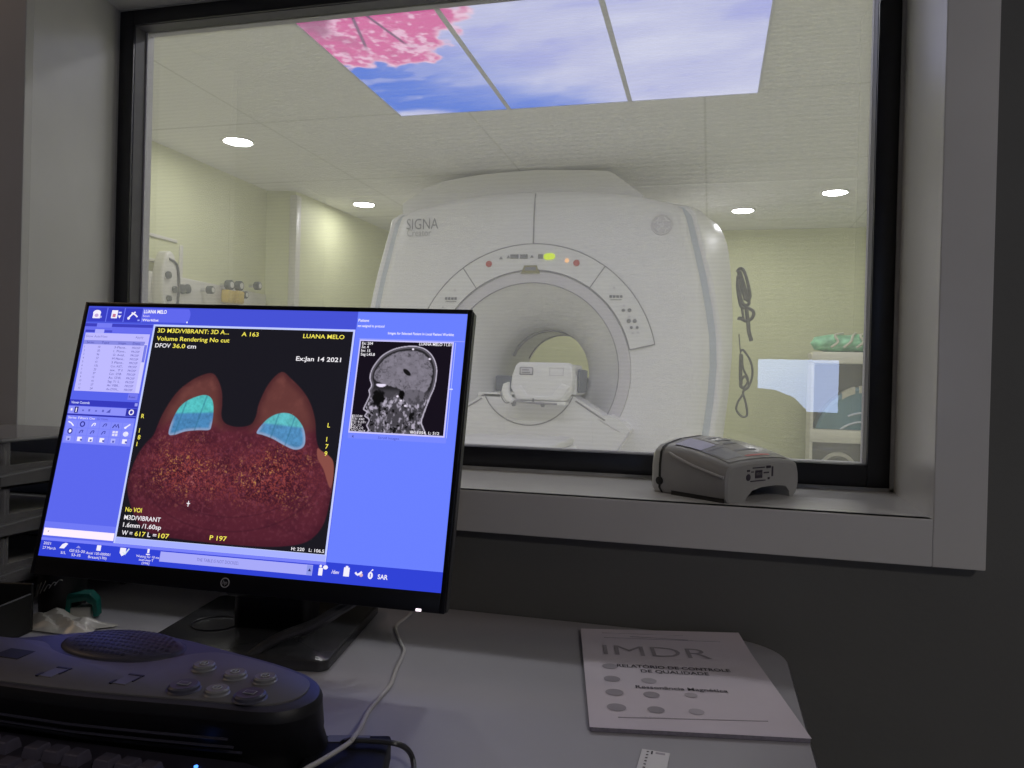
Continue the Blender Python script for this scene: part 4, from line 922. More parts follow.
R(192.3, 244.2, 193.3, 251, WH2, .5); R(190.6, 246.6, 195, 247.8, WH2, .5)
k.build('cursor_mark', screen, smooth=0, recalc=False)
# head scan window
HX0, HY0, HX1, HY1 = 387.5, 37.0, 503.0, 148.5
skull = smoothpoly([(404, 84), (404.5, 74), (409, 64), (417, 53.5), (430, 45.5), (445, 41.5), (459, 41), (471, 44.5), (481, 53), (487, 65), (488.5, 77), (487, 92), (483, 104), (480, 115), (477, 126), (476, 134), (480, 142), (484, 150), (484, 153), (412, 153), (410, 146), (407, 141), (409, 134), (403, 130), (405, 125), (400.5, 121.5), (403.5, 112), (406, 104), (404.5, 98), (407, 92)], 4)
brain = smoothpoly([(410.5, 83), (411.5, 73), (418, 62), (428, 53), (443, 48.5), (458, 47.5), (470, 52), (478.5, 62), (482, 74), (480.5, 87), (476, 97), (466, 100), (455, 101), (446, 96), (437, 93), (428, 91), (418, 88)], 4)
cereb = smoothpoly([(452, 96), (463, 94.5), (475, 98), (473, 108), (464, 114), (455, 112.5), (450, 105)], 4)
def head(X, Y):
    c = np.ones(X.shape + (3,)) * lin((20, 14, 26)); n1 = fbm(X * .28, Y * .28, 13, 4); n2 = fbm(X * .42, Y * .26, 71, 4); n3 = fbm(X * .2, Y * .2, 4, 3)
    s = np.where(inpoly(X, Y, skull), 1, -1) * distpoly(X, Y, skull)
    g = lambda v: lin((v, v * .96, v * 1.06 if v < 240 else 255))
    soft = np.ones(X.shape + (3,)) * g(70); soft = mixc(soft, g(178), sstep(.47, .74, n2) * sstep(98, 110, Y)); soft = mixc(soft, g(16), sstep(.44, .30, n1) * sstep(96, 108, Y))
    soft = mixc(soft, g(40), sstep(100, 94, Y))
    soft = mixc(soft, g(196), sstep(.3, .8, s) * sstep(2.2, 1.3, s)); soft = mixc(soft, g(120), sstep(2.0, 2.6, s) * sstep(4.4, 3.4, s) * sstep(110, 96, Y) * .5)
    c = mixc(c, soft, sstep(-.2, .6, s)); 
    sb = np.where(inpoly(X, Y, brain), 1, -1) * distpoly(X, Y, brain)
    fold = np.abs(fbm(X * .16 + n1 * .8, Y * .16, 19, 3) - .5)
    br = np.ones(X.shape + (3,)) * g(122); br = mixc(br, g(72), sstep(.06, .0, fold) * sstep(22, 5, sb)); br = mixc(br, g(96), sstep(.58, .70, n1) * .6); br = mixc(br, g(140), sstep(.45, .7, n3) * .5)
    c = mixc(c, br, sstep(-.6, .5, sb + (n1 - .5) * 2.5))
    sc_ = np.where(inpoly(X, Y, cereb), 1, -1) * distpoly(X, Y, cereb); cc = np.ones(X.shape + (3,)) * g(104); cc = mixc(cc, g(76), sstep(.52, .7, n1)); c = mixc(c, cc, sstep(0, 1, sc_))
    c = mixc(c, g(20), sstep(1.4, .9, ((X - 450.5) / 4.8) ** 2 + ((Y - 74 - (X - 450) * .55) / 3.0) ** 2))
    c = mixc(c, g(12), sstep(1.3, .7, ((X - 418) / 8) ** 2 + ((Y - 107) / 10) ** 2 + (n1 - .5)))
    c = mixc(c, g(236), sstep(1.2, .6, ((X - 420) / 6.5) ** 2 + ((Y - 91.5 + .02 * (X - 420) ** 2) / 2.1) ** 2))
    c = mixc(c, g(8), sstep(1.2, .7, ((X - 447) / 4) ** 2 + ((Y - 102) / 6) ** 2 + (n1 - .5)))
    for x, y in ((442, 104), (453, 115), (455, 45.6), (447, 109), (477, 57)): c = mixc(c, g(245), sstep(1.1, .4, ((X - x) / 1.6) ** 2 + ((Y - y) / 1.3) ** 2))
    return c
k = MB(O)
R(384.6, 33.8, W_ - .4, 34.8, (150, 160, 255), .12); R(385.8, 35.2, 504.8, 150.4, (204, 200, 255), .14)
R(506.5, 36, 507.4, 151, (168, 178, 255), .14); R(505, 92, 509, 93.4, (214, 220, 255), .2); R(386, 150.8, 507, 157, (120, 136, 255), .12)
TX('x', 391, 156, 4, (40, 44, 120)); TX('Scroll Images', 424, 156, 3.0, (70, 80, 190), 26)
TX('Patient', 381, 12.6, 3.4, WHT, 14, bold=.015); TX('not assigned to protocol', 381, 19.4, 3.2, WHT, 34.5, bold=.015); TX('Images for Selected Patient In Local Patient Worklist', 421, 27.8, 3.1, WHT, 83, bold=.015)
k.build('head_window', screen, smooth=0, recalc=False)
k = MB(O); cols = picture(k, HX0, HY0, HX1, HY1, 150, 146, .22, head, 'picture', SM); k.build('head_image', screen, smooth=0, recalc=False, colors=cols)
k = MB(O)
for i, s in enumerate(('Ex: 204', 'Se: 4', 'Im: 15', 'Sag L45.8')): TX(s, 389.5, 41.5 + i * 4.6, 3.3, WH2, bold=.015)
k.build('head_series_text', screen, smooth=0, recalc=False); k = MB(O)
TX('LUANA MELO 11.01', 462, 40.5, 3.4, WH2, 40, bold=.015)
k.build('head_patient_text', screen, smooth=0, recalc=False); k = MB(O)
for i, s in enumerate(('SE/3D/M', 'TR: 440', 'TE: 9.2/Fr', 'EC: 1/1', 'NEX 2.0', 'FOV 24x24')):
    R(388.2, 128.6 + i * 3.4, 389, 131, WH2, .5); TX(s, 389, 131.3 + i * 3.5, 2.7, (206, 200, 210), 12 + 3 * (i % 3), bold=.015)
k.build('head_protocol_text', screen, smooth=0, recalc=False); k = MB(O)
TX('W: 1054  L: 512', 462, 147.6, 3.2, WH2, 36, bold=.015)
k.build('head_window_text', screen, smooth=0, recalc=False)
# task bar
k = MB(O); SMk = SM; SM = SM @ Matrix.Scale(1.155, 4, (1, 0, 0))
TX('2021', 4, 310, 3.2, WHT, 9); TX('27 March', 4, 315.5, 3.2, WHT, 16); k.poly([(24, 313), (27, 308), (31, 306), (34, 307), (30, 313)], .3, em(WHT), SM); TX('S/L', 27, 319.5, 3, WHT, 6.5)
k.poly([(44, 311), (47, 308), (50, 311)], .3, em((150, 150, 230)), SM); TX('GE:55-20', 37, 316.2, 3.1, WHT, 19); TX('53-35', 40.5, 321, 3, WHT, 11)
R(69, 305.5, 74, 312, WHT, .3); TX('Axial 120-000001', 57.5, 317, 3, WHT, 29); TX('Breast(170)', 61, 321.6, 3, WHT, 22)
k.poly([(97, 306), (104, 306), (104, 313), (100, 316), (97, 312)], .3, em(WHT), SM); k.tube([(101, 311, .5), (103.5, 313.5, .5), (107.5, 306.5, .5)], .8, em((214, 230, 240)), 5, 1, False, SM)
R(129, 304.5, 131.5, 309.5, WHT, .3); R(128, 310.5, 132.5, 311.8, WHT, .3); TX('Waiting for 10 ms', 117, 315.2, 2.8, WHT, 27); TX('scan-key-T', 121, 319, 2.7, WHT, 17); TX('(396)', 125, 322.8, 2.7, WHT, 9)
SM = SMk
R(166.8, 306.2, 363.5, 318, (168, 170, 250), .2); R(356.5, 306.8, 363, 317.6, (140, 150, 232), .3); k.poly([(358, 313.5), (362, 313.5), (360, 310)], .4, em((40, 44, 120)), SM)
TX('THE TABLE IS NOT DOCKED.', 216, 313.6, 3.6, (110, 110, 190), 55)
R(371, 308.5, 376, 317, WHT, .3); k.disc((379, 307.5, .3), 3, 2.4, em(WHT), 12, SM); k.disc((373, 306.6, .3), 1.6, 1.6, em(WHT), 10, SM)
TX('/dev', 387, 313.6, 4, (226, 220, 255), 9.5, bold=.02); R(401.5, 305.5, 408.5, 315.5, WHT, .3); R(403.5, 303.8, 406.5, 306, WHT, .3)
k.tube([(416, 310, .5), (419, 312.5, .5), (423.5, 309, .5)], 1.2, em(WHT), 5, 2, False, SM); k.disc((423, 312.5, .3), 2.2, 2, em((220, 180, 190)), 12, SM)
k.disc((434, 312, .3), 3, 4, em(WHT), 14, SM); k.poly([(433, 308.5), (436, 304.5), (437, 306)], .3, em(WHT), SM); R(433.4, 310, 434.6, 314, (90, 100, 200), .4)
TX('SAR', 443, 315, 5.0, WHT, 12, bold=.02)
k.build('taskbar', screen, smooth=0, recalc=False)

# --- stand
k = MB(O); rotb = math.radians(9.5); TB = Matrix.Translation(BASE) @ Matrix.Rotation(rotb, 4, 'Z')
def rrect(x0, y0, x1, y1, r_, n=6):
    out = []
    for cx, cy, a0 in ((x1 - r_, y1 - r_, 0), (x0 + r_, y1 - r_, PI / 2), (x0 + r_, y0 + r_, PI), (x1 - r_, y0 + r_, 1.5 * PI)):
        out += [(cx + r_ * math.cos(a0 + PI / 2 * i / n), cy + r_ * math.sin(a0 + PI / 2 * i / n)) for i in range(n + 1)]
    return out
k.prism(rrect(-.120, -.152, .118, .084, .012), .001, .013, 'base_metal', TB, .003, 2); k.build('stand_base', mo)
k = MB(O); k.tube([(-.065 + .03 * math.cos(t * PI / 10), -.045 + .03 * math.sin(t * PI / 10), .0135) for t in range(20)], .0010, 'mon_black', 5, 1, True, TB); k.build('swivel_seam', mo)
k = MB(O); k.prism(rrect(-.040, -.055, .062, -.005, .012), .012, .34, 'mon_black', TB); k.box((-.052, -.068, .060), (.078, -.0, .115), 'mon_black', .012, 3, TB); k.build('stand_column', mo)
k = MB(O); k.lathe([(.022, -.05), (.026, -.045), (.026, .03), (.022, .035)], 'mon_grey', 20, TB @ Matrix.Translation((.015, -.072, .085)) @ Matrix.Rotation(PI / 2, 4, 'Y')); k.build('tilt_hinge', mo)
k = MB(O); k.box((.072, -.078, .060), (.080, -.072, .092), 'mon_grey', .002, 2, TB @ Matrix.Rotation(.0, 4, 'Y')); k.build('port_tab', mo)
# signal cables draped from the back of the monitor across the stand
def V(x, y, z): return Vector((x, y, z))
ca = MB()
ca.tube([at_y(250, 657, .790), at_y(266, 645, .80), at_y(285, 635, .80), at_y(310, 626, .805), at_y(332, 614, .81), at_y(350, 604, .825), at_y(362, 594, .845)], .0062, 'black_cable', 10, 6)
tag(ca.build('monitor_cable'), 'thick black cable draped across the monitor stand', 'cable', 'cables at the monitor stand')
ca = MB()
ca.tube([at_y(300, 634, .815), at_y(322, 623, .818), at_y(340, 611, .825), at_y(352, 598, .85)], .0045, 'black_cable', 10, 6)
tag(ca.build('monitor_cable'), 'thinner black cable running beside the thick one behind the monitor', 'cable', 'cables at the monitor stand')

# ================================================================== OPERATOR CONSOLE (intercom) AND KEYBOARD
CO = Vector((-.62, .585, DESK))
co = thing('intercom_console', 'dark grey operator intercom console with speaker and round buttons', 'intercom console', CO); O = tuple(CO)
foot = [(-.302, .572), (-.302, .558), (-.308, .545), (-.322, .534), (-.345, .529), (-.39, .5255), (-.44, .5195), (-.50, .5135), (-.60, .511), (-.75, .508), (-1.02, .505), (-1.02, .600), (-.85, .600), (-.72, .600), (-.663, .603), (-.640, .608), (-.612, .626), (-.575, .646), (-.535, .653), (-.49, .6495), (-.455, .642), (-.418, .633), (-.375, .623), (-.335, .609), (-.312, .592)]
foot = smoothpoly(foot, 3)
cxm, cym = -.60, .57
def inset(P, d_):
    n = len(P); out = []
    for i in range(n):
        a = Vector(P[i - 1]); b = Vector(P[i]); c = Vector(P[(i + 1) % n]); t = (c - a).normalized(); nn = Vector((-t.y, t.x))
        if nn.dot(Vector((cxm, cym)) - b) < 0 and False: nn = -nn
        out.append((b.x + nn.x * d_, b.y + nn.y * d_))
    return out
area = sum(foot[i][0] * foot[(i + 1) % len(foot)][1] - foot[(i + 1) % len(foot)][0] * foot[i][1] for i in range(len(foot)))
if area < 0: foot = foot[::-1]
def ztop(x, y): return DESK + .0745 + (y - .52) / .13 * .004
def lift(P, f_): return [(x, y, f_(x, y)) for x, y in P]
k = MB(O)
def under(P, dy): return [(x, y + dy * max(0, min(1, (.60 - y) / .07)) if x < -.31 else y + dy * .8) for x, y in P]
k.loft([lift(under(inset(foot, .010), .042), lambda x, y: DESK + .001), lift(under(inset(foot, .006), .036), lambda x, y: DESK + .018), lift(under(inset(foot, .002), .010), lambda x, y: DESK + .044), lift(foot, lambda x, y: ztop(x, y) - .010)], 'con_body', True, True, False)
k.loft([lift(foot, lambda x, y: ztop(x, y) - .010), lift(foot, lambda x, y: ztop(x, y) - .006), lift(inset(foot, .0025), lambda x, y: ztop(x, y) - .0015)], 'con_body', True, False, False)
k.loft([lift(inset(foot, .0025), lambda x, y: ztop(x, y) - .0015), lift(inset(foot, .006), ztop)], 'con_blue', True, False, True)
for sh_, dz in ((.0275, .028), (.0155, .038), (.0075, .048)): k.tube([(x, y + sh_ - .003, DESK + dz) for x, y in ((-1.0, .505), (-.75, .508), (-.6, .511), (-.5, .5135), (-.44, .5195), (-.39, .5255), (-.362, .529))], .0012, 'con_blue', 6, 1)
k.build('console_body', co, smooth=50)
# grey top panel with a bay for the loudspeaker
pan = [(-.3165, .578), (-.3150, .566), (-.3185, .554), (-.330, .5425), (-.348, .5375), (-.39, .533), (-.44, .5265), (-.50, .5205), (-.58, .517), (-.70, .514), (-1.0, .511), (-1.0, .594), (-.72, .594), (-.640, .5965), (-.612, .598), (-.598, .594), (-.584, .585), (-.560, .577), (-.528, .574), (-.495, .578), (-.477, .587), (-.463, .602), (-.452, .614), (-.435, .622), (-.41, .6205), (-.37, .611), (-.338, .600), (-.323, .590)]
pan = smoothpoly(pan, 3)
ar = sum(pan[i][0] * pan[(i + 1) % len(pan)][1] - pan[(i + 1) % len(pan)][0] * pan[i][1] for i in range(len(pan)))
if ar < 0: pan = pan[::-1]
k = MB(O); k.loft([lift(pan, lambda x, y: ztop(x, y) - .001), lift(pan, lambda x, y: ztop(x, y) + .0012), lift(inset(pan, .001), lambda x, y: ztop(x, y) + .0018)], 'con_top', True, False, True); top_panel = k.build('top_panel', co, smooth=50)
# loudspeaker dome with perforations
SC = Vector((-.530, .613)); srx, sry, srz = .064, .0345, .0075
k = MB(O); rings = []
for i in range(9):
    t = i / 8 * PI / 2
    rings.append([(SC.x + srx * math.cos(t) * math.cos(a), SC.y + sry * math.cos(t) * math.sin(a), ztop(SC.x, SC.y + sry * math.cos(t) * math.sin(a)) + srz * math.sin(t)) for a in [2 * PI * j / 40 for j in range(40)]])
k.loft(rings, 'con_blue', True, False, True); k.build('speaker_dome', co, smooth=60)
k = MB(O)
for r_ in range(-4, 5):
    for c in range(-9, 10):
        u, v = (c + .5 * (r_ % 2)) / 11.5, r_ / 5.2
        if u * u + v * v > .72: continue
        h = math.sqrt(1 - u * u - v * v); x, y = SC.x + srx * u, SC.y + sry * v
        nn = Vector((u / srx, v / sry, h / srz)).normalized(); q = nn.to_track_quat('Z', 'Y').to_matrix().to_4x4()
        k.disc((0, 0, .0004), .0019, .0019, 'con_body', 10, Matrix.Translation((x, y, ztop(x, y) + srz * h)) @ q)
k.build('speaker_grille', co, smooth=0, recalc=False)
for u, v, big in ((204, 667, 0), (235, 675, 0), (265, 679, 0), (184, 686, 1), (217, 690, 0), (250, 695, 1)):
    p = at_z(u, v, DESK + .0795); zt_ = ztop(p.x, p.y) + .0018
    k = MB(O); r_ = .0125 if big else .0095
    k.lathe([(r_ * 1.12, 0), (r_, .001), (r_, .0032), (r_ * .86, .0045), (0, .004)], 'con_btn_dark' if big else 'con_btn', 24, Matrix.Translation((p.x, p.y, zt_))); bt = k.build('button', co)
    k = MB(O); Tm = Matrix.Translation((p.x, p.y, zt_ + .0046))
    if big: k.box((-.005, -.003, 0), (.005, .003, .0004), 'con_print', 0, 1, Tm); k.box((-.0042, -.0022, .0003), (.0042, .0022, .0006), 'con_btn_dark', 0, 1, Tm)
    else: k.tube([(.0036 * math.cos(t * PI / 8), .0036 * math.sin(t * PI / 8), 0) for t in range(16)], .0006, 'con_print', 5, 1, True, Tm); k.tube([(0, -.001, 0), (0, .003, 0)], .0005, 'con_print', 5, 1, False, Tm)
    k.build('symbol', bt)
for u, v in ((54, 673), (127, 680.5)):
    p = at_z(u, v, DESK + .0765); zt_ = ztop(p.x, p.y) + .0019
    k = MB(O); k.box((p.x - .0065, p.y - .010, zt_ - .001), (p.x + .0065, p.y + .010, zt_ + .0004), 'con_top', .0004, 1); sld = k.build('slider', co)
    k = MB(O); k.box((p.x - .0085, p.y - .011, zt_ - .001), (p.x - .0062, p.y - .004, zt_ + .0008), 'con_body'); k.box((p.x - .0062, p.y + .0085, zt_ - .001), (p.x + .0085, p.y + .0108, zt_ + .0008), 'con_body'); k.box((p.x + .0064, p.y - .002, zt_ - .001), (p.x + .0080, p.y + .009, zt_ + .0006), 'con_body'); k.build('slot', sld)
k = MB(O); p = at_z(15, 655, DESK + .0765)
k.box((p.x - .015, p.y - .010, ztop(p.x, p.y) + .0012), (p.x + .013, p.y + .010, ztop(p.x, p.y) + .0022), 'con_body', .0003, 1); k.box((p.x - .02, p.y - .03, ztop(p.x, p.y) + .0), (p.x + .014, p.y - .0285, ztop(p.x, p.y) + .0012), 'con_body'); k.build('display_window', co)

KO = Vector((-.55, .43, DESK)); kb = thing('keyboard', 'black keyboard with square keys in front of the intercom console', 'keyboard', KO); O = tuple(KO)
kp = [(-1.0, .335), (-.300, .345), (-.288, .355), (-.300, .520), (-.318, .546), (-.36, .556), (-.45, .549), (-.60, .541), (-1.0, .536)]
k = MB(O); k.prism(kp, DESK + .001, DESK + .019, 'kb_body', None, .004, 2); k.build('keyboard_body', kb)
protos = {}
def key(x, y, w_=.0158, d_=.0155):
    kk = (w_, d_)
    if kk not in protos:
        m_ = MB(); rings = []
        for z_, e in ((0, 0), (.003, .0002), (.0082, .0013), (.0090, .0020)):
            rings.append([(a * (w_ / 2 - e), b * (d_ / 2 - e) + (.0008 if z_ > .01 else 0), z_) for a, b in ((-1, -1), (1, -1), (1, 1), (-1, 1))])
        m_.loft(rings, 'key', True, True, True); o_ = m_.build('key', kb, smooth=25); protos[kk] = o_
    else:
        o_ = protos[kk].copy(); COL.objects.link(o_); o_.parent = kb
    o_.location = Vector((x, y, DESK + .0192)) - KO
    return o_
px = .0197
for row, y_ in enumerate((.5165, .489, .4695, .450, .4305, .411, .3915)):
    x_ = -.420
    for i in range(15):
        if row == 0:
            xx = x_ - px * i - (.010 if i >= 3 else 0) - (.012 if i >= 6 else 0)
        else:
            xx = x_ - px * i - (.010 if i >= 3 else 0) - (.012 if i >= 6 else 0)
            if row == 1 and i in (3,): continue
        if row > 5 and i > 3: continue
        if xx < -.80: continue
        if len([c for c in kb.children if c.name.startswith('key') and not c.name.startswith('keyboard')]) >= 92: break
        key(xx, y_)
k = MB(O); p = at_z(196, 766, DESK + .02); k.lathe([(.0016, 0), (.0016, .0012), (0, .0018)], emat('blue_status_light', (70, 130, 255), 3.0), 12, Matrix.Translation((p.x, p.y, DESK + .019))); k.build('status_light', kb)

# ================================================================== PAPERS AND SMALL THINGS ON THE DESK
c = [at_z(u, v, DESK + .005) for u, v in ((583.5, 628.5), (741, 636), (805.5, 737.5), (588, 727))]
px0 = (c[0] + c[3]) / 2; ux = ((c[1] - c[0]) + (c[2] - c[3])).normalized(); uy = Vector((-ux.y, ux.x, 0))
cen = (c[0] + c[1] + c[2] + c[3]) / 4
bk = thing('report_booklet', 'white printed quality-control report booklet lying at the desk edge', 'booklet', (cen.x, cen.y, DESK), math.atan2(ux.y, ux.x))
wd, hd = .2085, .297
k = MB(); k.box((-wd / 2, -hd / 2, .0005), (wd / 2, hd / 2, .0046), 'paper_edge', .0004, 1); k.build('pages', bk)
k = MB(); ny, nxx = 14, 10; vs = []; fs = []
for j in range(ny):
    for i in range(nxx):
        x, y = -wd / 2 - .0008 + (wd + .0016) * i / (nxx - 1), -hd / 2 - .0004 + (hd + .0006) * j / (ny - 1)
        e = max(0, (j / (ny - 1) - .78) / .22) * (i / (nxx - 1)) * .004
        vs.append((x, y, .0049 + e))
for j in range(ny - 1):
    for i in range(nxx - 1): fs.append((j * nxx + i, j * nxx + i + 1, (j + 1) * nxx + i + 1, (j + 1) * nxx + i))
k.add(vs, fs, 'paper'); cov = k.build('cover_sheet', bk, smooth=60)
def cz(y, x): return .0052 + max(0, ((y + hd / 2) / hd - .78) / .22) * ((x + wd / 2) / wd) * .0042
k = MB()
def bx(u, v): p = at_z(u, v, DESK + .0055); q = Matrix.Rotation(-math.atan2(ux.y, ux.x), 4, 'Z') @ (p - Vector((cen.x, cen.y, p.z))); return q.x, q.y
x0, y0 = bx(604, 654); x1, _ = bx(712, 657)
k.text('IMDR', x0, y0, .034, 'ink_mid', None, z=cz(y0 + .02, .03) + .0003, width=x1 - x0, bold=-.006)
x0, y0 = bx(617, 666); x1, _ = bx(729, 669); k.text('RELATÓRIO DE CONTROLE', x0, y0 - .002, .0085, 'ink_dark', None, z=.0056, width=x1 - x0, bold=.012)
x0, y0 = bx(641, 671.5); x1, _ = bx(708, 672.5); k.text('DE QUALIDADE', x0, y0 - .002, .0085, 'ink_dark', None, z=.0056, width=x1 - x0, bold=.012)
x0, y0 = bx(636, 688); x1, _ = bx(727, 690); k.text('Ressonância Magnética', x0, y0, .0080, 'ink_dark', None, z=.0056, width=x1 - x0, bold=.014)
for u, v, m_, r_ in ((610, 666, 'ink_mid', .0092), (612, 678.5, 'ink_mid', .0092), (614.5, 692, 'ink_mid', .0098), (616.5, 707, 'ink_mid', .0100), (649, 680.5, 'ink_pale', .0085), (651.5, 694.5, 'ink_mid', .0088), (656, 709.5, 'ink_mid', .0088), (691, 695, 'ink_pale', .0070), (696.5, 711.5, 'ink_pale', .0080)):
    x, y = bx(u, v); k.disc((x, y, .0054), r_, r_ * .92, m_, 20)
for (u0, v0), (u1, v1), m_ in (((602, 633), (683, 637), 'ink_pale'), ((604, 637.5), (720, 643), 'ink_mid'), ((630, 637), (688, 641), 'ink_mid'), ((618, 717), (768, 721), 'ink_pale')):
    a, b = bx(u0, v0), bx(u1, v1); k.tube([(a[0], a[1], cz(a[1], a[0]) + .0002), (b[0], b[1], cz(b[1], b[0]) + .0001)], .0004, m_, 5, 1)
x, y = bx(640, 717); k.text('Laudo de equipamento', x, y, .003, 'ink_pale', None, z=.0055, width=.03)
k.build('cover_print', cov, smooth=0, recalc=False)
p = at_z(655, 753, DESK)
cd_ = thing('ruled_card', 'small white card with black dots at the lower edge of the desk', 'card', (p.x, p.y, DESK), -.04)
k = MB(); k.box((-.012, -.085, .0004), (.0135, 0, .0022), 'white_card', .0003, 1); cb_ = k.build('card', cd_)
k = MB()
for i in range(9): k.disc((-.006, -.0045 - .006 * i, .0024), .0013, .0011, 'ink_dark', 8)
k.box((-.003, -.008, .0022), (-.0015, -.002, .0024), 'ink_dark'); k.box((.001, -.006, .0022), (.0095, -.003, .0024), 'ink_pale'); k.build('dots', cb_, smooth=0)

# black hub with cables, in front of the keyboard's right end
p = at_z(350, 742, DESK + .022)
hubc = Vector((-.279, .566, DESK)); hub = thing('adapter_box', 'black adapter box with pale sticker beside the intercom console', 'adapter', hubc, .30)
k = MB(); k.box((-.034, -.09, .001), (.034, .055, .024), 'black_box', .003, 2); k.build('box_body', hub)
k = MB(); k.box((-.020, .040, .0242), (.016, .052, .0247), 'printing_grey'); k.build('sticker', hub)
bc = MB(); bc.tube([at_z(316, 753, DESK + .006), at_z(334, 750, DESK + .008), at_z(346, 741, DESK + .027), at_z(372, 741, DESK + .0285), at_z(395, 743.5, DESK + .028), at_z(407, 749, DESK + .020), at_z(413, 760, DESK + .010), at_z(414, 778, DESK + .006)], .0024, 'black_cable', 8, 7)
tag(bc.build('adapter_cable'), 'thin black cable looping over the black adapter box', 'cable')
wc = MB(); wc.tube([at_z(411, 613, DESK + .0025), at_z(407, 617, DESK + .0025), at_z(398, 624, DESK + .0025), at_z(396, 630, DESK + .0025), at_z(402, 645, DESK + .0025), at_z(404, 652, DESK + .0025), at_z(396, 670, DESK + .0025), at_z(391, 684, DESK + .0025), at_z(380, 697, DESK + .0025), at_z(368, 712, DESK + .0025), at_z(360, 728, DESK + .010), at_z(354, 737, DESK + .031), at_z(350, 742, DESK + .031), at_z(340, 749, DESK + .030), at_z(322, 760, DESK + .030), at_z(306, 769, DESK + .030), at_z(290, 780, DESK + .030)], .0021, 'white_cable', 8, 7)
tag(wc.build('white_cable'), 'kinked white cable running down the desk from the monitor', 'cable')

# ================================================================== DEVICE ON THE WINDOW SILL
A_ = Vector((.024, 1.082, SILL)); wv = Vector((.62, .785, 0)).normalized(); bv = Vector((-.785, .62, 0))
dv = thing('handheld_unit', 'grey wedge-shaped handheld unit with keypad on the window sill', 'handheld unit', A_, math.atan2(wv.y, wv.x))
# local: x along the front (right) face, y backwards to the rear cap, z up
DW, DD = .176, .116
def prof(t, y):          # cross-section across the width at depth y (0 front .. DD back): (x, z) pairs, left to right over the top
    q = min(1, y / DD); e_ = math.sin(q * PI / 2) ** .85; hs = .051 + .019 * e_; hr = .051 + .019 * e_; hc = .055 + .0275 * e_
    return [(0.006, 0), (0.0, .008), (0.0, hs * .60), (.0025, hs * .86), (.007, hs * .96), (.014, hs + (hc - hs) * .12), (.045, hs + (hc - hs) * .70), (DW * .52, hc), (DW - .045, hr + (hc - hr) * .72), (DW - .014, hr + (hc - hr) * .10), (DW - .006, hr * .93), (DW - .001, hr * .66), (DW, .020), (DW - .004, .006), (DW - .012, 0)]
def sect(y, s_=1.0, dz=0.0):
    P = prof(0, max(0, min(DD, y))); cx = DW / 2
    return [(cx + (x - cx) * s_, y, max(0.0, z * (1 - (1 - s_) * 1.2))) for x, z in P]
k = MB(); top_y = [0.0, .002, .010, .03, .06, .09, DD]
rings = [sect(y, .94 if y == 0 else (.985 if y == .002 else 1.0)) for y in top_y]
k.loft(rings, 'dev', False)
# front face with the arch cut out under it
fr_ = sect(0, .94); arch = [(DW * .86, 0, 0), (DW * .85, 0, .008), (DW * .80, 0, .016), (DW * .66, 0, .0185), (DW * .46, 0, .0175), (DW * .34, 0, .014), (DW * .27, 0, .005), (DW * .25, 0, 0)]
k.add(fr_ + arch, [list(range(len(fr_) + len(arch)))], 'dev')
k.loft([arch, [(x, DD * .8, z) for x, _, z in arch]], 'dev', False)
k.add([(x, DD * .8, z) for x, _, z in arch], [list(range(len(arch)))], 'dev_seam')
# hollow underside at the left flank and sole
k.add([sect(y)[0] for y in top_y] + [(DW * .25, y, 0) for y in reversed(top_y)], [list(range(2 * len(top_y)))], 'dev')
k.add([sect(y)[-1] for y in top_y] + [(DW * .86, y, 0) for y in reversed(top_y)], [list(range(2 * len(top_y)))], 'dev')
k.build('unit_body', dv, smooth=40, recalc=True)
k = MB(); k.loft([sect(DD - .001, 1.006), sect(DD + .0035, 1.006)], 'dev_seam', False, False, False); k.lathe([(.0058, -.002), (.0058, .002), (0, .003)], 'dev_seam', 14, Matrix.Translation((-.001, DD + .001, .018)) @ Matrix.Rotation(-PI / 2, 4, 'Y')); k.build('gasket', dv)
k = MB(); k.loft([sect(DD + .003, 1.0), sect(DD + .014, .985), sect(DD + .022, .93), sect(DD + .026, .82)], 'dev_cap', False, False, True); k.add([p for p in sect(DD + .003)], [list(range(15))], 'dev_cap'); k.build('rear_cap', dv, smooth=50)
# membrane keypad on the sloping top: follows the crown
def topz(x, y):
    P = prof(0, max(0, min(DD, y)))[4:12]
    for (x1, z1), (x2, z2) in zip(P, P[1:]):
        if x1 <= x <= x2: return z1 + (z2 - z1) * (x - x1) / max(1e-9, x2 - x1)
    return P[0][1]
def patch(mb, x0, y0, x1, y1, m_, e, n=8):
    vs = [(x0 + (x1 - x0) * i / n, y0 + (y1 - y0) * j / n, topz(x0 + (x1 - x0) * i / n, y0 + (y1 - y0) * j / n) + e) for j in range(n + 1) for i in range(n + 1)]
    mb.add(vs, [(j * (n + 1) + i, j * (n + 1) + i + 1, (j + 1) * (n + 1) + i + 1, (j + 1) * (n + 1) + i) for j in range(n) for i in range(n)], m_)
k = MB(); patch(k, .014, .006, DW - .022, DD - .012, 'dev_label', .0009); kpad = k.build('keypad', dv, smooth=60)
k = MB(); patch(k, .014, .055, .050, DD - .014, 'dev_lilac', .0014); k.build('pale_label', kpad, smooth=60)
k = MB()
for x0, y0, x1, y1, m_ in ((.055, .060, .064, .092, 'dev_cap'), (.070, .055, .098, .062, 'printing_grey'), (.070, .070, .105, .075, 'printing_grey'), (.070, .085, .095, .089, 'printing_grey'), (.018, .014, .056, .045, 'con_btn'), (.018, .046, .058, .050, 'printing_grey'), (.062, .012, .118, .016, 'red_button'), (.062, .030, .110, .034, 'printing_grey')): patch(k, x0, y0, x1, y1, m_, .0013, 3)
k.build('keypad_print', kpad, smooth=0)
k = MB()      # rating print on the front face
def fp(x0, z0, x1, z1, m_): k.box((x0, -.0008, z0), (x1, .0005, z1), m_)
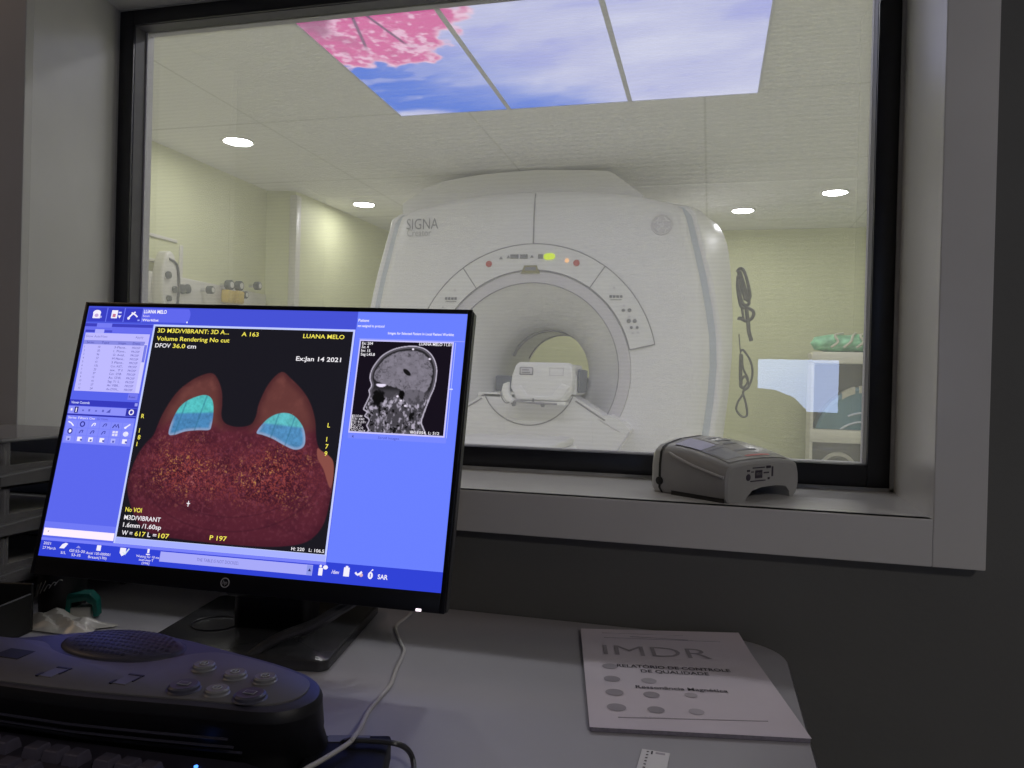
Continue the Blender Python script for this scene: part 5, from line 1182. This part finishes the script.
k.lathe([(.0048, 0), (.0048, .0008), (0, .001)], 'ink_dark', 14, Matrix.Translation((.050, 0, .033)) @ Matrix.Rotation(PI / 2, 4, 'X'))
for x0, z0, x1, z1 in ((.066, .031, .082, .042), (.047, .041, .053, .0435), (.060, .045, .088, .0465), (.092, .044, .102, .0475), (.055, .0265, .090, .0280), (.105, .032, .108, .046), (.086, .037, .098, .039), (.096, .028, .100, .031), (.057, .0395, .062, .041)): fp(x0, z0, x1, z1, 'ink_dark')
fp(.068, .035, .080, .039, 'dev')
k.build('rating_print', dv, smooth=0)
k = MB(); k.tube([(.0005, DD - .016, .060), (.0002, DD - .028, .0555), (-.0002, .055, .0455), (-.0002, .012, .036), (.001, .004, .035)], .0022, 'dev_cap', 8, 4); k.box((.0012, .004, .0), (.004, DD - .02, .006), 'dev_seam'); k.build('highlight_rib', dv)  # pale rib put in for the highlight along the side groove
k = MB(); k.box((DW - .006, .020, .016), (DW + .007, .070, .034), 'dev', .005, 3); k.build('side_lug', dv)

# ================================================================== LEFT END OF THE DESK
ltx, lty = -1.06, .93
lt = thing('letter_tray', 'stacked smoky plastic letter tray tower left of the monitor', 'letter tray', (ltx, lty, DESK)); O = (ltx, lty, DESK)
for i, z_ in enumerate((.05, .115, .180)):
    k = MB(O)
    k.box((-1.30, .80, DESK + z_), (-.885, 1.045, DESK + z_ + .003), 'smoke'); k.box((-1.30, .797, DESK + z_), (-.885, .800, DESK + z_ + .016), 'smoke', .001, 1)
    k.box((-.888, .797, DESK + z_), (-.885, 1.045, DESK + z_ + .030), 'smoke'); k.box((-1.30, 1.042, DESK + z_), (-.885, 1.045, DESK + z_ + .055), 'smoke'); tr_ = k.build('tray', lt, smooth=0)
    k = MB(O); k.tube([(-1.30, .7985, DESK + z_ + .017), (-.886, .7985, DESK + z_ + .017), (-.8865, 1.045, DESK + z_ + .031)], .0022, 'tray_edge', 6, 1); k.build('tray_rim', tr_)
for x_, y_ in ((-.890, .81), (-.890, 1.03)):
    k = MB(O); k.box((x_ - .006, y_ - .006, DESK), (x_ + .002, y_ + .006, DESK + .245), 'smoke', .001, 1); k.build('post', lt)
k = MB(O); k.box((-1.30, .80, DESK + .240), (-.885, 1.045, DESK + .2425), 'smoke'); k.tube([(-1.30, .80, DESK + .2425), (-.885, .80, DESK + .2425), (-.885, 1.045, DESK + .2425)], .0018, 'tray_edge', 6, 1); k.build('tray_lid', lt)
for i, (z_, n_) in enumerate(((.054, .010), (.119, .014), (.184, .016))):
    k = MB(); k.box((-.20, -.105, 0), (.135, .10, n_), 'tray_paper', .001, 1)
    o = k.build('paper_stack'); o.location = (ltx - .02, lty - .005, DESK + z_); o.rotation_euler = (0, 0, (.0, .03, -.02)[i])
    tag(o, ('dim papers in the lowest level of the smoky letter tray', 'dim papers in the middle level of the smoky letter tray', 'dim papers in the top level of the smoky letter tray')[i], 'paper stack', 'papers in the letter tray')
# black desk organiser, cup, teal cap piece, crumpled film
p = at_z(4, 632, DESK)
bb = thing('desk_organizer', 'low black open desk organizer at the far left edge', 'organizer', (p.x - .01, p.y - .035, DESK), .2)
k = MB()
for lo, hi in (((-.10, -.04, 0.001), (.05, .04, .005)), ((-.10, -.04, 0), (.05, -.036, .040)), ((-.10, .036, 0), (.05, .04, .062)), ((-.10, -.036, 0), (-.096, .036, .05)), ((.046, -.036, 0), (.05, .036, .05))): k.box(lo, hi, 'black_basket', .001, 1)
k.build('organizer_box', bb); k = MB(); k.box((-.03, -.036, .004), (-.027, .036, .045), 'black_basket'); k.build('divider', bb)
p = at_z(53, 619, DESK)
cu = thing('pen_cup', 'round black cup wrapped in clear film under the monitor corner', 'cup', (p.x, p.y + .015, DESK))
k = MB(); k.lathe([(.026, .001), (.028, .004), (.031, .070), (.029, .070), (.026, .008), (0, .007)], 'black_basket', 28, caps=False); k.lathe([(0, .001), (.026, .001)], 'black_basket', 28, caps=False); k.build('cup_body', cu)
k = MB()
for i in range(6):
    a = -2.2 + .22 * i; rr_ = .0318
    k.tube([(rr_ * math.cos(a), rr_ * math.sin(a), .030 + .004 * i), (rr_ * math.cos(a + .18), rr_ * math.sin(a + .18), .042 + .003 * i), (rr_ * math.cos(a + .3), rr_ * math.sin(a + .3), .050 + .003 * (i % 3))], .0007, 'bag', 5, 3)
k.build('film_crease', cu)
p = at_z(58, 628, DESK)
fm = MB((p.x, p.y, DESK)); nx, ny = 22, 12; vs = []
for j in range(ny):
    for i in range(nx):
        u, v = i / (nx - 1), j / (ny - 1); e = math.sin(PI * u) * math.sin(PI * v)
        vs.append((p.x - .055 + .115 * u + .008 * math.sin(9 * v), p.y - .022 + .055 * v, DESK + .002 + .022 * e * (.55 + .45 * math.sin(13 * u + 5 * v) * math.cos(7 * v + 3 * u)) + .004 * e))
fm.add(vs, [(j * nx + i, j * nx + i + 1, (j + 1) * nx + i + 1, (j + 1) * nx + i) for j in range(ny - 1) for i in range(nx - 1)], 'bag')
o = fm.build('plastic_film', smooth=20); o.location = (p.x, p.y, DESK); tag(o, 'crumpled pale plastic film lying behind the intercom console', 'plastic film')
p = at_z(74, 621, DESK)
tl = thing('tape_holder', 'small teal plastic clip-like holder beside the black cup', 'holder', (p.x, p.y + .012, DESK), .5)
k = MB(); k.prism([(-.020, 0), (-.020, .030), (-.014, .037), (.012, .036), (.021, .026), (.023, .004), (.017, .004), (.015, .020), (.006, .026), (-.010, .024), (-.012, 0)], -.010, .010, 'teal', Matrix.Rotation(PI / 2, 4, 'X'), .002, 2); k.build('holder_body', tl)
k = MB(); k.box((-.012, -.0095, .0005), (.014, .0095, .018), 'bag', .003, 2); k.build('holder_core', tl)

# ================================================================== BACK OF THE CONTROL ROOM (mirrored in the window glass)
sp = thing('second_workstation_screen', 'pale blue lit screen behind the photographer, mirrored in the window glass', 'screen', (.496, -2.05, .75))
k = MB(); k.box((-.236, -.03, .192), (.236, -.004, .515), 'mon_black', .006); k.build('back_shell', sp)
k = MB(); k.box((-.223, -.004, .202), (.223, -.0005, .505), 'haze_screen'); k.build('screen', sp, smooth=0)
k = MB(); k.box((-.03, -.05, .02), (.03, -.03, .25), 'mon_black', .004); k.build('stand_column', sp)
k = MB(); k.box((-.12, -.12, 0), (.12, .06, .02), 'mon_black', .004); k.build('stand_base', sp)
bd = thing('back_desk', 'grey desk behind the photographer', 'desk', (.6, -2.3, 0))
k = MB(); k.box((-.9, -.4, .72), (.9, .45, .75), 'desk', .003); k.build('worktop', bd)
for x_ in (-.86, .84):
    k = MB(); k.box((x_, -.36, 0), (x_ + .025, .40, .72), 'desk', .002); k.build('leg_panel', bd)
ch_ = thing('silhouette_chair', 'dark office chair added behind the photographer to cut the mirrored screen', 'office chair', (.245, -1.28, 0))
k = MB(); T = Matrix.Translation((0, 0, 0)) @ Matrix.Rotation(PI / 2, 4, 'X')
bkp = [(-.235, .58), (-.245, .80), (-.225, .99), (-.16, 1.062), (-.02, 1.085), (.06, 1.078), (.15, 1.045), (.21, .985), (.238, .90), (.245, .80), (.235, .58), (.18, .54), (-.18, .54)]  # added in place of the photographer's silhouette; back shaped to cut the mirrored screen
k.prism(bkp, -.03, .03, 'black_basket', T, .015, 2); k.build('backrest', ch_, smooth=40)
k = MB(); k.prism(rrect(-.24, .02, .24, .48, .09), .43, .50, 'black_basket', None, .02, 2); k.build('seat', ch_)
k = MB(); k.box((-.03, -.01, .42), (.03, .02, .60), 'mon_black', .005); k.build('back_post', ch_)
k = MB(); k.lathe([(.025, .07), (.025, .42)], 'mon_grey', 16, Matrix.Translation((0, .24, 0))); k.build('gas_lift', ch_)
for i in range(5):
    a = 2 * PI * i / 5 + .3
    k = MB(); k.tube([(0, .24, .09), (.15 * math.cos(a), .24 + .15 * math.sin(a), .085), (.29 * math.cos(a), .24 + .29 * math.sin(a), .065)], .018, 'mon_black', 8, 3); lg = k.build('leg', ch_)
    k = MB(); k.lathe([(.0, -.012), (.028, -.012), (.028, .012), (0, .012)], 'mon_black', 14, Matrix.Translation((.29 * math.cos(a), .24 + .29 * math.sin(a), .029)) @ Matrix.Rotation(a, 4, 'Z') @ Matrix.Rotation(PI / 2, 4, 'X')); k.build('caster', lg)
cl_ = thing('unseen_control_lamp', 'unseen round fill lamp added behind the photographer', 'ceiling light', (1.75, -1.2, 2.6))  # unseen lamp added as neutral fill for the control room
k = MB(); k.lathe([(.30, 0), (.30, -.03), (.27, -.04)], 'rim_white', 32, caps=False); k.build('rim', cl_)
k = MB(); k.lathe([(0, -.035), (.268, -.035)], 'ctl_emit', 32, caps=False); k.build('diffuser', cl_)

wl = thing('unseen_control_lamp', 'dim warm round ceiling lamp at the left end of the control room', 'ceiling light', (-2.7, .4, 2.6))
k = MB(); k.lathe([(.18, 0), (.18, -.03), (.16, -.04)], 'rim_white', 32, caps=False); k.build('rim', wl)
M['warm_emit'] = emat('warm_lamp_diffuser', (255, 216, 176), 20.0)
k = MB(); k.lathe([(0, -.035), (.158, -.035)], 'warm_emit', 32, caps=False); k.build('diffuser', wl)

# ================================================================== WORLD AND VIEW
wd_ = bpy.data.worlds.new('world'); scene.world = wd_; wd_.use_nodes = True
wd_.node_tree.nodes['Background'].inputs['Color'].default_value = (0.02, 0.02, 0.022, 1)
vs_ = scene.view_settings; vs_.view_transform = 'Standard'; vs_.look = 'None'; vs_.gamma = 1.0; vs_.exposure = 0.0; vs_.use_curve_mapping = False
scene.display_settings.display_device = 'sRGB'
cy_ = scene.cycles; cy_.use_denoising = True
try: cy_.denoiser = 'OPENIMAGEDENOISE'
except Exception: pass
cy_.max_bounces = 10; cy_.diffuse_bounces = 6; cy_.glossy_bounces = 4; cy_.transparent_max_bounces = 12; cy_.transmission_bounces = 6
cy_.caustics_reflective = False; cy_.caustics_refractive = False; cy_.sample_clamp_indirect = 4.0
